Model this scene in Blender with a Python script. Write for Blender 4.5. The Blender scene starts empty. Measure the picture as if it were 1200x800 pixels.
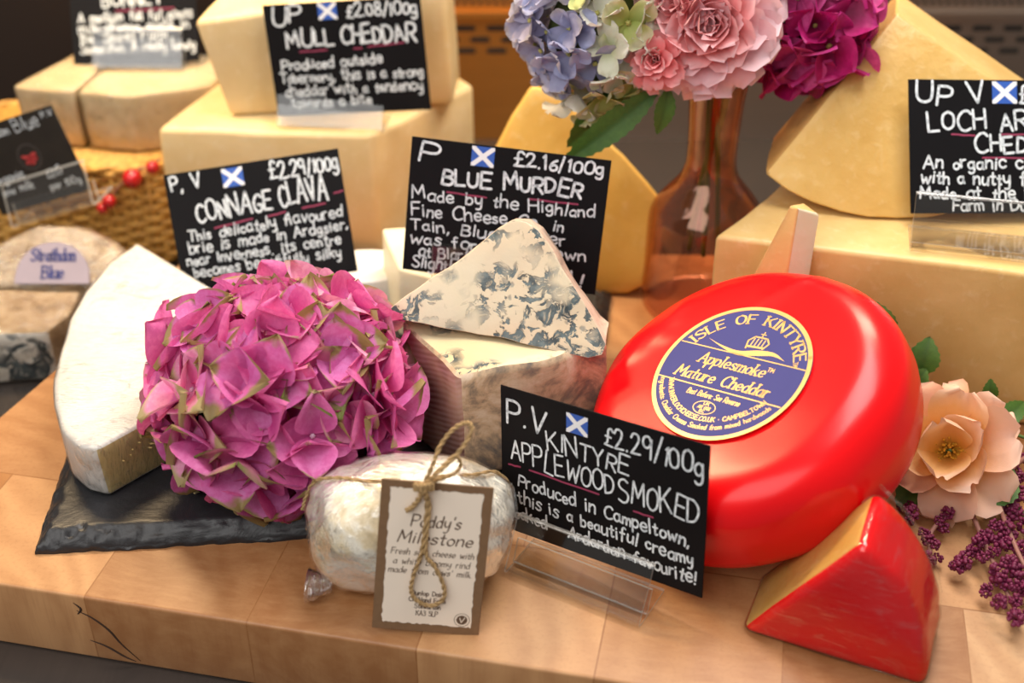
import bpy, bmesh, math, random
from mathutils import Vector, Matrix, Euler, noise
import numpy as np

# ---------------------------------------------------------------- camera, world, lights, exposure
# all lengths below are in centimetres; S turns them into metres.  z = 0 is the top of the wooden board
S = 0.01
SC = bpy.context.scene
COL = SC.collection
PI = math.pi
R = math.radians
PITCH, FPX, CAMH = R(33.0), 1500.0, 52.0
FW = np.array([0, math.cos(PITCH), -math.sin(PITCH)])
UP = np.array([0, math.sin(PITCH), math.cos(PITCH)])
CAM = np.array([0, 0, CAMH])

cam = bpy.data.cameras.new('camera')
cam.lens, cam.sensor_width = 45.0, 36.0
cam.clip_start, cam.clip_end = 0.02, 20
cam.dof.use_dof = True
cam.dof.focus_distance = 0.765
cam.dof.aperture_fstop = 4.3
camo = bpy.data.objects.new('camera', cam)
COL.objects.link(camo)
camo.location = (0, 0, CAMH * S)
camo.rotation_euler = (R(90) - PITCH, 0, 0)
SC.camera = camo

SC.view_settings.view_transform = 'Standard'
SC.view_settings.look = 'None'
SC.view_settings.gamma = 1
SC.view_settings.use_curve_mapping = False
SC.view_settings.exposure = 0.0

w = bpy.data.worlds.new('world')
SC.world = w
w.use_nodes = True
w.node_tree.nodes['Background'].inputs[0].default_value = (1.0, 0.93, 0.86, 1)
w.node_tree.nodes['Background'].inputs[1].default_value = 0.25


def area(name, loc, target, sx, sy, power, col=(1, 1, 1)):
    d = bpy.data.lights.new(name, 'AREA')
    d.shape = 'RECTANGLE'
    d.size, d.size_y = sx * S, sy * S
    d.energy = power
    d.color = col
    o = bpy.data.objects.new(name, d)
    COL.objects.link(o)
    o.location = Vector(loc) * S
    o.rotation_euler = (Vector(target) - Vector(loc)).to_track_quat('-Z', 'Y').to_euler()
    return o


area('overhead_softbox', (28, 82, 130), (-2, 66, 0), 95, 50, 17.0, (1, 0.97, 0.93))
area('front_softbox', (-70, -20, 115), (-5, 70, 3), 150, 90, 15.5, (1, 0.98, 0.95))
area('warm_fill_left', (-45, 105, 75), (-12, 127, 8), 20, 20, 9, (1, 0.72, 0.4))  # added warm fill for the left back panel, no real fixture
area('warm_fill_right', (30, 118, 80), (30, 125, 8), 30, 20, 6.0, (1, 0.82, 0.58))  # added fill that brightens the right back panel, no real fixture

random.seed(7)


# ---------------------------------------------------------------- geometry helpers
def ray(px, py):
    return FW + np.array([1, 0, 0]) * (px - 600) / FPX - UP * (py - 400) / FPX


def Pz(px, py, z=0.0):
    d = ray(px, py)
    return Vector(CAM + d * ((z - CAMH) / d[2]))


def Py(px, py, y):
    d = ray(px, py)
    return Vector(CAM + d * (y / d[1]))


def hit(px, py, p0, n):
    d = Vector(ray(px, py))
    c = Vector(CAM)
    return c + d * ((Vector(p0) - c).dot(Vector(n)) / d.dot(Vector(n)))


def mesh_obj(name, verts, faces, mat, parent=None, loc=None, smooth=True, attr=None, sharp=40, mats=None, midx=None):
    me = bpy.data.meshes.new(name)
    me.from_pydata([tuple(c * S for c in v) for v in verts], [], faces)
    for m in (mats or [mat]):
        me.materials.append(m)
    if midx is not None:
        me.polygons.foreach_set('material_index', midx)
    if attr:
        for k, vals in attr.items():
            a = me.attributes.new(k, 'FLOAT', 'POINT')
            a.data.foreach_set('value', vals)
    if smooth:
        me.polygons.foreach_set('use_smooth', [True] * len(me.polygons))
        if sharp:
            me.set_sharp_from_angle(angle=R(sharp))
    me.update()
    o = bpy.data.objects.new(name, me)
    COL.objects.link(o)
    if parent is not None:
        o.parent = parent
    if loc is not None:
        o.location = Vector(loc) * S
    return o


def tag(o, label, cat, group=None, kind=None):
    if label:
        o['label'] = label
    if cat:
        o['category'] = cat
    if group:
        o['group'] = group
    if kind:
        o['kind'] = kind
    return o


def thing(name, label, cat, loc=(0, 0, 0), rot=None, group=None):
    o = bpy.data.objects.new(name, None)
    o.empty_display_size = 0.01
    COL.objects.link(o)
    o.location = Vector(loc) * S
    if rot is not None:
        o.rotation_euler = rot
    return tag(o, label, cat, group)


class MB:
    """collects geometry of ONE mesh"""

    def __init__(self):
        self.v, self.f, self.a = [], [], []

    def add(self, verts, faces, M=None, attr=None):
        b = len(self.v)
        for p in verts:
            p = Vector(p)
            self.v.append(M @ p if M is not None else p)
        self.f += [tuple(i + b for i in f) for f in faces]
        self.a += list(attr) if attr is not None else [0.0] * len(verts)
        return self

    def tube(self, pts, r, n=8, closed=False, cap=True):
        pts = [Vector(p) for p in pts]
        N = len(pts)
        rr = r if isinstance(r, (list, tuple)) else [r] * N
        up = None
        V, F = [], []
        for i, p in enumerate(pts):
            a = pts[(i - 1) % N] if (closed or i > 0) else p
            b = pts[(i + 1) % N] if (closed or i < N - 1) else p
            t = (b - a).normalized() if (b - a).length > 1e-9 else Vector((0, 0, 1))
            if up is None:
                up = Vector((0, 0, 1)) if abs(t.z) < .9 else Vector((1, 0, 0))
            s = t.cross(up)
            if s.length < 1e-6:
                s = t.orthogonal()
            s.normalize()
            up = s.cross(t).normalized()
            for k in range(n):
                q = 2 * PI * k / n
                V.append(p + (s * math.cos(q) + up * math.sin(q)) * rr[i])
        for i in range(N if closed else N - 1):
            j = (i + 1) % N
            for k in range(n):
                F.append((i * n + k, i * n + (k + 1) % n, j * n + (k + 1) % n, j * n + k))
        if cap and not closed:
            F.append(tuple(range(n))[::-1])
            F.append(tuple((N - 1) * n + k for k in range(n)))
        return self.add(V, F)

    def box(self, x0, x1, y0, y1, z0, z1, M=None):
        v = [(x, y, z) for z in (z0, z1) for y in (y0, y1) for x in (x0, x1)]
        f = [(0, 2, 3, 1), (4, 5, 7, 6), (0, 1, 5, 4), (2, 6, 7, 3), (0, 4, 6, 2), (1, 3, 7, 5)]
        return self.add(v, f, M)

    def lathe(self, prof, n=48, M=None):
        V, F = [], []
        for r, z in prof:
            for k in range(n):
                q = 2 * PI * k / n
                V.append((r * math.cos(q), r * math.sin(q), z))
        for i in range(len(prof) - 1):
            for k in range(n):
                F.append((i * n + k, i * n + (k + 1) % n, (i + 1) * n + (k + 1) % n, (i + 1) * n + k))
        return self.add(V, F, M)

    def sphere(self, c, r, nu=10, nv=6, bump=0.0, seed=0):
        V, F = [], []
        c = Vector(c)
        for j in range(nv + 1):
            t = PI * j / nv
            for i in range(nu):
                p = 2 * PI * i / nu
                d = Vector((math.sin(t) * math.cos(p), math.sin(t) * math.sin(p), math.cos(t)))
                rr = r if not isinstance(r, (tuple, list)) else 1
                q = Vector((d.x * r[0], d.y * r[1], d.z * r[2])) if rr == 1 and isinstance(r, (tuple, list)) else d * rr
                if bump:
                    q *= 1 + bump * noise.noise(d * 3 + Vector((seed, seed, 0)))
                V.append(c + q)
        for j in range(nv):
            for i in range(nu):
                F.append((j * nu + i, (j + 1) * nu + i, (j + 1) * nu + (i + 1) % nu, j * nu + (i + 1) % nu))
        return self.add(V, F)

    def build(self, name, mat, parent=None, loc=None, smooth=True, sharp=40, attr=False, o=None):
        v = self.v if o is None else [p - Vector(o) for p in self.v]
        return mesh_obj(name, v, self.f, mat, parent, loc, smooth, {'edge': self.a} if attr else None, sharp)


def bm_prism(bottom, top, bevel=0.3, seg=3, cuts=0, amp=0.0, freq=0.25, seed=0):
    """closed prism between two outlines (ring order), bevelled, optionally made a little lumpy"""
    bm = bmesh.new()
    n = len(bottom)
    b = [bm.verts.new(Vector(p)) for p in bottom]
    t = [bm.verts.new(Vector(p)) for p in top]
    bm.faces.new(b[::-1])
    bm.faces.new(t)
    for i in range(n):
        j = (i + 1) % n
        bm.faces.new((b[i], b[j], t[j], t[i]))
    bm.normal_update()
    bmesh.ops.recalc_face_normals(bm, faces=bm.faces)
    for i, f in enumerate(bm.faces):
        f.material_index = 0
    if cuts:
        bmesh.ops.triangulate(bm, faces=[f for f in bm.faces if len(f.verts) > 4])
    if bevel:
        bmesh.ops.bevel(bm, geom=[e for e in bm.edges if e.calc_face_angle(0) > R(12)], offset=bevel, segments=seg,
                        profile=0.5, affect='EDGES', clamp_overlap=True)
    if cuts:
        bmesh.ops.subdivide_edges(bm, edges=[e for e in bm.edges if e.calc_length() > 1.2], cuts=cuts, use_grid_fill=True)
        bmesh.ops.triangulate(bm, faces=[f for f in bm.faces if len(f.verts) > 4])
    if amp:
        for v in bm.verts:
            q = v.co * freq + Vector((seed * 3.1, seed * 1.7, seed))
            v.co += Vector((noise.noise(q), noise.noise(q + Vector((9, 0, 0))), noise.noise(q + Vector((0, 9, 0))))) * amp
    return bm


def bm_obj(name, bm, mat, parent=None, o=(0, 0, 0), mats=None, smooth=True, sharp=40, loc=None):
    me = bpy.data.meshes.new(name)
    o = Vector(o)
    for v in bm.verts:
        v.co = (v.co - o) * S
    bm.to_mesh(me)
    for v in bm.verts:
        v.co = v.co / S + o
    for m in (mats or [mat]):
        me.materials.append(m)
    if smooth:
        me.polygons.foreach_set('use_smooth', [True] * len(me.polygons))
        me.set_sharp_from_angle(angle=R(sharp))
    ob = bpy.data.objects.new(name, me)
    COL.objects.link(ob)
    if parent is not None:
        ob.parent = parent
    if loc is not None:
        ob.location = Vector(loc) * S
    return ob


def split(bm, pick):
    """take the faces for which pick(face) holds out of bm into a new bmesh"""
    a, b = bm.copy(), bm.copy()
    bmesh.ops.delete(a, geom=[f for f in a.faces if not pick(f)], context='FACES')
    bmesh.ops.delete(b, geom=[f for f in b.faces if pick(f)], context='FACES')
    return a, b


def shell(bm, d):
    c = bm.copy()
    c.normal_update()
    for v, n in [(v, v.normal.copy()) for v in c.verts]:
        v.co += n * d
    return c


def catmull(pts, k=6, closed=False):
    pts = [Vector(p) for p in pts]
    n = len(pts)
    out = []
    for i in range(n if closed else n - 1):
        if closed:
            p0, p1, p2, p3 = pts[(i - 1) % n], pts[i], pts[(i + 1) % n], pts[(i + 2) % n]
        else:
            p1, p2 = pts[i], pts[i + 1]
            p0 = pts[i - 1] if i else p1 * 2 - p2
            p3 = pts[i + 2] if i + 2 < n else p2 * 2 - p1
        for j in range(k):
            t = j / k
            out.append(.5 * ((2 * p1) + (p2 - p0) * t + (2 * p0 - 5 * p1 + 4 * p2 - p3) * t * t + (3 * p1 - p0 - 3 * p2 + p3) * t ** 3))
    if not closed:
        out.append(pts[-1])
    return out


# ---------------------------------------------------------------- materials
class NT:
    def __init__(self, name):
        self.m = bpy.data.materials.new(name)
        self.m.use_nodes = True
        self.t = self.m.node_tree
        self.t.nodes.clear()
        self.out = self.t.nodes.new('ShaderNodeOutputMaterial')

    def n(self, typ, _out=0, _set=None, **kw):
        nd = self.t.nodes.new('ShaderNode' + typ)
        for k, v in (_set or {}).items():
            setattr(nd, k, v)
        for k, v in kw.items():
            self.put(nd, k, v)
        return nd

    def put(self, nd, k, v):
        if isinstance(k, str) and k.startswith('i') and k[1:].isdigit():
            s = nd.inputs[int(k[1:])]
        else:
            s = nd.inputs[k.replace('_', ' ')]
        if isinstance(v, bpy.types.NodeSocket):
            self.t.links.new(v, s)
        elif isinstance(v, bpy.types.Node):
            self.t.links.new(v.outputs[0], s)
        else:
            if hasattr(s.default_value, '__len__') and not isinstance(v, str) and len(s.default_value) == 4 and len(v) == 3:
                v = (*v, 1)
            s.default_value = v

    def coord(self, which='Object', scale=(1, 1, 1), rot=(0, 0, 0), loc=(0, 0, 0)):
        tc = self.n('TexCoord')
        mp = self.n('Mapping', Vector=tc.outputs[which], Scale=scale, Rotation=rot, Location=loc)
        return mp.outputs[0]

    def noise(self, vec, scale, detail=3, rough=.5, dist=0):
        return self.n('TexNoise', Vector=vec, Scale=scale, Detail=detail, Roughness=rough, Distortion=dist)

    def ramp(self, fac, stops, interp='LINEAR'):
        r = self.n('ValToRGB', Fac=fac)
        cr = r.color_ramp
        cr.interpolation = interp
        while len(cr.elements) < len(stops):
            cr.elements.new(1)
        for e, (p, c) in zip(cr.elements, stops):
            e.position = p
            e.color = (*c, 1) if hasattr(c, '__len__') else (c, c, c, 1)
        return r.outputs[0]

    def mix(self, fac, a, b, mode='MIX'):
        m = self.n('MixRGB', _set={'blend_type': mode}, Fac=fac, Color1=a, Color2=b)
        return m.outputs[0]

    def math(self, op, a, b=0.0, clamp=False):
        m = self.n('Math', _set={'operation': op, 'use_clamp': clamp}, i0=a, i1=b)
        return m.outputs[0]

    def bump(self, h, strength=.3, dist=.001):
        return self.n('Bump', Height=h, Strength=strength, Distance=dist).outputs[0]

    def done(self, sh):
        self.t.links.new(sh.outputs[0] if isinstance(sh, bpy.types.Node) else sh, self.out.inputs[0])
        return self.m

    def bsdf(self, **kw):
        return self.n('BsdfPrincipled', **kw)


def plain(name, col, rough=.5, spec=.5, metal=0, var=.08, scale=60, sss=0, bump=0, coat=0):
    t = NT(name)
    c = t.coord()
    nz = t.noise(c, scale, 3)
    a = tuple(max(0, x * (1 - var)) for x in col)
    b = tuple(min(1, x * (1 + var)) for x in col)
    cc = t.mix(nz.outputs[0], a, b)
    kw = dict(Base_Color=cc, Roughness=rough, Metallic=metal)
    p = t.bsdf(**kw)
    t.put(p, 'Specular IOR Level', spec)
    if coat:
        t.put(p, 'Coat Weight', coat)
        t.put(p, 'Coat Roughness', .08)
    if sss:
        t.put(p, 'Subsurface Weight', sss)
        t.put(p, 'Subsurface Radius', (1.0, .6, .3))
        t.put(p, 'Subsurface Scale', .004)
    if bump:
        t.put(p, 'Normal', t.bump(t.noise(c, scale * 3, 5).outputs[0], bump, .001))
    return t.done(p)


def cheese_mat(name, c1, c2, speck=(.9, .75, .5), rough=.42, sss=.15, bump=.25, scale=22, streak=0):
    t = NT(name)
    c = t.coord()
    n1 = t.noise(c, scale, 5, .6)
    n2 = t.noise(t.coord(scale=(1, 1, 1 if not streak else streak), loc=(3, 1, 2)), scale * 5, 4, .6, .3)
    col = t.mix(t.ramp(n1.outputs[0], [(.3, 0), (.7, 1)]), c1, c2)
    col = t.mix(t.math('MULTIPLY', t.ramp(n2.outputs[0], [(.55, 0), (.75, 1)]), .35), col, speck)
    p = t.bsdf(Base_Color=col, Roughness=rough)
    t.put(p, 'Subsurface Weight', sss)
    t.put(p, 'Subsurface Radius', (1.0, .7, .35))
    t.put(p, 'Subsurface Scale', .005)
    h = t.math('ADD', n1.outputs[0], n2.outputs[0])
    t.put(p, 'Normal', t.bump(h, bump, .0015))
    return t.done(p)


def blue_mat(name, base=(.88, .83, .70), warm=(.85, .70, .55), dens=.5, scale=60):
    """creamy paste with blue-grey mould pockets"""
    t = NT(name)
    c = t.coord()
    wob = t.noise(c, 55, 3)
    cw = t.n('VectorMath', _set={'operation': 'MULTIPLY_ADD'}, i0=wob.outputs[1], i1=(.012, .012, .012), i2=c).outputs[0]
    patch = t.noise(c, scale * .55, 2, .5)
    v = t.n('TexVoronoi', _set={'feature': 'F1'}, Vector=cw, Scale=scale * 1.7)
    n = t.noise(cw, scale * 1.6, 5, .62, .6)
    ring = t.ramp(n.outputs[0], [(.49, 0), (.525, 1), (.60, 1), (.66, .45), (.7, .85)])
    msk = t.ramp(patch.outputs[0], [(dens - .10, 0), (dens + .02, 1)])
    hole = t.ramp(v.outputs[0], [(.16, 1), (.26, 0)])
    fac = t.math('MULTIPLY', t.math('MAXIMUM', ring, t.math('MULTIPLY', hole, .6)), msk, True)
    big = t.noise(c, 18, 2)
    col0 = t.mix(t.ramp(big.outputs[0], [(.4, 0), (.75, 1)]), base, warm)
    tone = t.ramp(t.noise(c, scale * 2.3, 2).outputs[0], [(.35, (.018, .026, .030)), (.68, (.11, .145, .15))])
    col = t.mix(fac, col0, tone)
    p = t.bsdf(Base_Color=col, Roughness=.36)
    t.put(p, 'Subsurface Weight', .12)
    t.put(p, 'Subsurface Radius', (1, .7, .4))
    t.put(p, 'Subsurface Scale', .004)
    t.put(p, 'Normal', t.bump(t.math('SUBTRACT', t.noise(c, 90, 4).outputs[0], fac), .35, .0012))
    return t.done(p)


def mottled_mat(name, stops, scale=45, rough=.6, bump=.5, dist=1.0):
    t = NT(name)
    c = t.coord()
    n = t.noise(c, scale, 6, .65, dist)
    n2 = t.noise(c, scale * 3.5, 4, .6)
    f = t.math('ADD', t.math('MULTIPLY', n.outputs[0], .75), t.math('MULTIPLY', n2.outputs[0], .25))
    p = t.bsdf(Base_Color=t.ramp(f, stops), Roughness=rough)
    t.put(p, 'Normal', t.bump(f, bump, .002))
    return t.done(p)


def film_mat(name, streak_scale=(8, 60, 8), rot=(0, 0, 0), amount=.35, rough=.14, base=.02, fres=.8, bmp=.7, patch=1.0):
    """clear cling film: mostly see-through, with glossy creases"""
    t = NT(name)
    c = t.coord(scale=streak_scale, rot=rot)
    n = t.noise(c, 9, 4, .6, .8)
    n2 = t.noise(t.coord(), 60, 4, .6, 1.5)
    st = t.ramp(n.outputs[0], [(.54, 0), (.66, 1)])
    st2 = t.ramp(n2.outputs[0], [(.58, 0), (.66, 1)])
    fr = t.n('Fresnel', IOR=1.35)
    h = t.math('ADD', n.outputs[0], t.math('MULTIPLY', n2.outputs[0], .6))
    nm = t.bump(h, bmp, .004)
    t.put(fr, 'Normal', nm)
    fac = t.math('ADD', t.math('MULTIPLY', t.math('MAXIMUM', st, t.math('MULTIPLY', st2, patch)), amount), t.math('ADD', t.math('MULTIPLY', fr, fres), base), True)
    g = t.n('BsdfGlossy', Color=(1, 1, 1, 1), Roughness=rough, Normal=nm)
    tr = t.n('BsdfTransparent', Color=(.985, .985, .985, 1))
    return t.done(t.n('MixShader', i0=fac, i1=tr, i2=g))


def acrylic_mat(name):
    t = NT(name)
    lw = t.math('POWER', t.n('LayerWeight', Blend=.5).outputs['Facing'], 4.0)
    g = t.n('BsdfGlossy', Color=(1, 1, 1, 1), Roughness=.05)
    tr = t.n('BsdfTransparent', Color=(.975, .97, .96, 1))
    return t.done(t.n('MixShader', i0=t.math('ADD', t.math('MULTIPLY', lw, .8), .05, True), i1=tr, i2=g))


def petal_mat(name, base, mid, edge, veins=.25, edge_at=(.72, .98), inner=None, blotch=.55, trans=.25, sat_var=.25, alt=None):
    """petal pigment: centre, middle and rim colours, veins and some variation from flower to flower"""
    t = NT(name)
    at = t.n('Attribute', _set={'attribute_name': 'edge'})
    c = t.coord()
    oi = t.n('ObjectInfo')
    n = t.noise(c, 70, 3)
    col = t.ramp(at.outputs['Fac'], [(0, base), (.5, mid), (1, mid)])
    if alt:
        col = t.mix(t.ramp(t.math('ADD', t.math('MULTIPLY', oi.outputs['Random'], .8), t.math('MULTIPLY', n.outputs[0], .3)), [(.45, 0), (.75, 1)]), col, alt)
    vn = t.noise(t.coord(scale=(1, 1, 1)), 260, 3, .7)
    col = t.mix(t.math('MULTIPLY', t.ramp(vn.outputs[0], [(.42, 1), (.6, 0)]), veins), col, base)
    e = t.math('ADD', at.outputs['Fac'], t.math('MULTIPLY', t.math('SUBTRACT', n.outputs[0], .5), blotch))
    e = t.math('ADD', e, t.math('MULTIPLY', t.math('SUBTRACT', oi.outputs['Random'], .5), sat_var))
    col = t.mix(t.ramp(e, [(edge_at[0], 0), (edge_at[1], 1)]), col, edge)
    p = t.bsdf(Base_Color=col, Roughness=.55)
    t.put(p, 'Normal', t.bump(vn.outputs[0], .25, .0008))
    tl = t.n('BsdfTranslucent', Color=col)
    return t.done(t.n('MixShader', i0=trans, i1=p, i2=tl))


def acrylic_edge():
    t = NT('brightened_polished_edge')  # whitish colour stands in for light gathered at the sheet edges
    d = t.n('BsdfDiffuse', Color=(.85, .84, .80, 1))
    g = t.n('BsdfGlossy', Color=(1, 1, 1, 1), Roughness=.12)
    tr = t.n('BsdfTransparent', Color=(.95, .94, .92, 1))
    a = t.n('MixShader', i0=.35, i1=d, i2=g)
    return t.done(t.n('MixShader', i0=.55, i1=a, i2=tr))


M = {}
M['acrylic_edge'] = acrylic_edge()
M['card'] = plain('black_card', (.0065, .006, .007), .55, .12, var=.3, scale=30)
M['brown_card'] = plain('dark_brown_card', (.022, .017, .013), .5, .35, var=.3)


def chalk():
    t = NT('chalk_pen')
    n = t.noise(t.coord(), 420, 4, .7)
    p = t.bsdf(Base_Color=t.ramp(n.outputs[0], [(.32, (.38, .42, .46)), (.55, (.80, .85, .88))]), Roughness=.8)
    return t.done(p)


M['chalk'] = chalk()
M['underline'] = plain('dark_red_pen', (.30, .035, .09), .7, var=.4, scale=200)
M['smudge'] = plain('chalk_dust', (.10, .10, .105), .9, var=.5, scale=300)
M['flag_blue'] = plain('flag_blue', (.03, .11, .48), .5)
M['white'] = plain('flag_white', (.86, .87, .9), .5, var=.03)
M['acrylic'] = acrylic_mat('clear_acrylic')

M['red_wax'] = plain('red_wax', (.80, .003, .006), .26, .35, var=.06, scale=25, bump=.05, coat=.06)
M['leaf'] = petal_mat('green_leaf', (.045, .115, .016), (.075, .175, .024), (.11, .22, .04), veins=.5, trans=.15)
M['stem'] = plain('green_stem', (.10, .17, .035), .5)
M['twine'] = plain('jute_twine', (.42, .27, .12), .85, var=.5, scale=500, bump=.5)
M['slate'] = mottled_mat('slate', [(.3, (.010, .010, .012)), (.6, (.020, .020, .023)), (.8, (.05, .05, .055))], 40, .42, .55, .6)
M['cheddar'] = cheese_mat('pale_cheddar', (.62, .38, .12), (.74, .50, .20), (.86, .69, .40))
M['cheddar_tan'] = cheese_mat('tan_cheddar', (.66, .40, .14), (.74, .49, .20), (.84, .66, .38), rough=.4)
M['mull'] = cheese_mat('ivory_cheddar', (.70, .50, .23), (.78, .60, .33), (.86, .74, .52), rough=.4)
M['goat'] = cheese_mat('ivory_pale_cheese', (.68, .52, .29), (.78, .64, .42), (.86, .78, .62), rough=.4)
M['golden'] = cheese_mat('golden_cheddar', (.62, .36, .085), (.72, .47, .15), (.84, .64, .32), rough=.36, bump=.4)
M['gold_dark'] = cheese_mat('deep_golden_cheddar', (.66, .36, .06), (.76, .47, .11), (.85, .62, .28), rough=.38)
M['golden_rind'] = cheese_mat('golden_rind', (.38, .19, .05), (.52, .29, .09), (.6, .4, .18), rough=.5)
M['brie_paste'] = cheese_mat('brie_paste', (.72, .56, .24), (.80, .66, .34), (.86, .76, .5), rough=.35, bump=.5)
M['cream'] = cheese_mat('cream_paste', (.82, .72, .48), (.87, .79, .58), (.9, .85, .7), rough=.4)
M['white_rind'] = mottled_mat('white_bloomy_rind', [(.3, (.80, .76, .70)), (.6, (.87, .84, .80))], 30, .5, .35, .4)


def wood():
    t = NT('butcher_block')
    c = t.coord()
    br = t.n('TexBrick', Vector=t.coord(loc=(.004, .012, 0)), Scale=1.0, Color1=(0, 0, 0, 1), Color2=(1, 1, 1, 1), Mortar=(.5, .5, .5, 1))
    br.offset, br.squash = .42, 1.0
    t.put(br, 'Mortar Size', .0006)
    t.put(br, 'Mortar Smooth', .3)
    t.put(br, 'Bias', 0.0)
    t.put(br, 'Brick Width', .098)
    t.put(br, 'Row Height', .105)
    off = t.n('VectorMath', _set={'operation': 'MULTIPLY_ADD'}, i0=br.outputs[0], i1=(.37, .21, .13), i2=c).outputs[0]
    wob = t.noise(off, 7, 2)
    off2 = t.n('VectorMath', _set={'operation': 'MULTIPLY_ADD'}, i0=wob.outputs[1], i1=(.09, .07, .05), i2=off).outputs[0]
    wv = t.n('TexWave', _set={'wave_type': 'RINGS', 'rings_direction': 'Z'}, Vector=off2, Scale=14, Distortion=5.5, Detail=3)
    t.put(wv, 'Detail Scale', 1.2)
    gr = t.noise(t.n('Mapping', Vector=off2, Scale=(26, 90, 40)).outputs[0], 2.0, 5, .65)
    fib = t.noise(t.n('Mapping', Vector=c, Scale=(380, 380, 26)).outputs[0], 1.0, 3, .6)
    tone = t.ramp(br.outputs[0], [(0, (.27, .105, .032)), (.25, (.54, .285, .125)), (.5, (.37, .16, .052)), (.75, (.60, .36, .185)), (1, (.43, .20, .072))])
    col = t.mix(t.math('MULTIPLY', wv.outputs[1], .30), tone, (.25, .085, .022))
    col = t.mix(t.math('MULTIPLY', t.ramp(gr.outputs[0], [(.42, 0), (.72, 1)]), .30), col, (.56, .31, .14))
    col = t.mix(t.math('MULTIPLY', t.ramp(fib.outputs[0], [(.5, 0), (.7, 1)]), .22), col, (.26, .10, .035))
    stain = t.noise(c, 5, 3, .5)
    col = t.mix(t.math('MULTIPLY', t.ramp(stain.outputs[0], [(.5, 0), (.75, 1)]), .3), col, (.54, .31, .15))
    col = t.mix(t.math('MULTIPLY', br.outputs[1], .35), col, (.16, .055, .015))
    p = t.bsdf(Base_Color=col, Roughness=.42)
    t.put(p, 'Normal', t.bump(gr.outputs[0], .12, .001))
    return t.done(p)


M['wood'] = wood()


def steel(name, col, rough, nscale=(1, 1, 60), metal=1.0):
    t = NT(name)
    n = t.noise(t.coord(scale=nscale), 12, 3)
    p = t.bsdf(Base_Color=t.mix(n.outputs[0], tuple(x * .8 for x in col), col), Metallic=metal, Roughness=rough)
    return t.done(p)


M['steel'] = steel('brushed_steel', (.42, .36, .32), .42)
M['warm_steel'] = steel('warm_tinted_steel', (.62, .30, .08), .5)  # steel panel with the warm reflected light put into its colour
M['dark_panel'] = plain('dark_brown_panel', (.012, .006, .004), .5)
M['slot'] = plain('vent_opening', (.006, .005, .004), .8)
M['counter'] = steel('dark_counter', (.085, .07, .062), .26, (30, 1, 1), .55)

# ---------------------------------------------------------------- the setting
WY = 128.0


def struct(o):
    o['kind'] = 'structure'
    return o


cb = bm_prism([(-110, 38, -8), (90, 38, -8), (90, WY, -8), (-110, WY, -8)], [(-110, 38, -5), (90, 38, -5), (90, WY, -5), (-110, WY, -5)], .2, 2)
struct(bm_obj('floor', cb, M['counter']))


def back_panel(name, x0, x1, base, mesh_c, side):
    o = MB().box(x0, x1, WY, WY + 2, -8, 34).build(name, base, smooth=False)
    struct(o)
    # bright rail under the perforated sheet, then a double row of slots
    MB().box(x0, x1, WY - .5, WY, 8.5, 9.1).build('rail', M['steel' if side else 'warm_steel'], o, smooth=False)
    sl = MB()
    x = x0 + 1.0
    while x < x1 - 2.5:
        for r, z in enumerate((7.3, 6.1, 4.9)):
            dx = 1.5 * (r % 2)
            sl.box(x + dx, x + dx + 2.0, WY - .06, WY + .1, z - .28, z + .28)
        x += 3.2
    sl.build('vent_slot', M['slot'], o, smooth=False)
    pf = MB()
    hexv = [(math.cos(k * PI / 3), math.sin(k * PI / 3)) for k in range(6)]
    for r in range(14):
        x = x0 + .4 + .4 * (r % 2)
        while x < x1 - .3:
            b = [(x + .24 * a, WY - .05, 10.0 + r * .62 + .24 * c) for a, c in hexv]
            pf.add(b, [(0, 1, 2, 3, 4, 5)])
            x += .8
    pf.build('perforation', M['slot'], o, smooth=False)
    return o


back_panel('wall_back', 8, 80, M['steel'], None, 1)
back_panel('wall_back_left', -26, 7.98, M['warm_steel'], None, 0)
struct(MB().box(-110, -26.02, WY, WY + 2, -8, 40).build('wall_left', M['dark_panel'], smooth=False))

# butcher block: outline seen in the photograph, local x along its front edge
BA = math.atan2(-4.2, 20.1)
bo = Vector((-29.6, 54.4, 0))
RB = Matrix.Rotation(BA, 4, 'Z')
RBi = RB.inverted()
poly = [Vector((-40.2, 56.6, 0)), bo + RB @ Vector((95, 0, 0)), Vector((70, 92, 0)), Vector((-26.4, 94.5, 0))]
lp = [RBi @ (p - bo) for p in poly]
bb = bm_prism([(p.x, p.y, -5) for p in lp], [(p.x, p.y, 0) for p in lp], .22, 3)
board = bm_obj('cutting_board', bb, M['wood'])
board.location = bo * S
board.rotation_euler = (0, 0, BA)
tag(board, 'thick butcher block board of orange-brown wood carrying the cheeses and flowers', 'cutting board')
ck = MB()
for pts in ([(10.2, -1.2), (11.1, -1.6), (12.0, -2.4), (12.6, -3.4), (13.6, -4.6)], [(10.6, -3.5), (11.6, -3.8), (12.6, -4.4), (13.3, -4.7)], [(10.1, -.6), (10.5, -1.0), (10.2, -1.5)]):
    cv = catmull([(x - 5.6, -.0, z) for x, z in pts], 5)
    ck.tube(cv, [.03 + .055 * math.sin(PI * i / (len(cv) - 1)) for i in range(len(cv))], 6)
M['crack'] = plain('wood_crack', (.035, .014, .006), .8)
o = ck.build('wood_crack', M['crack'], board)
tag(o, 'dark curved crack in the front edge', None)

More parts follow.
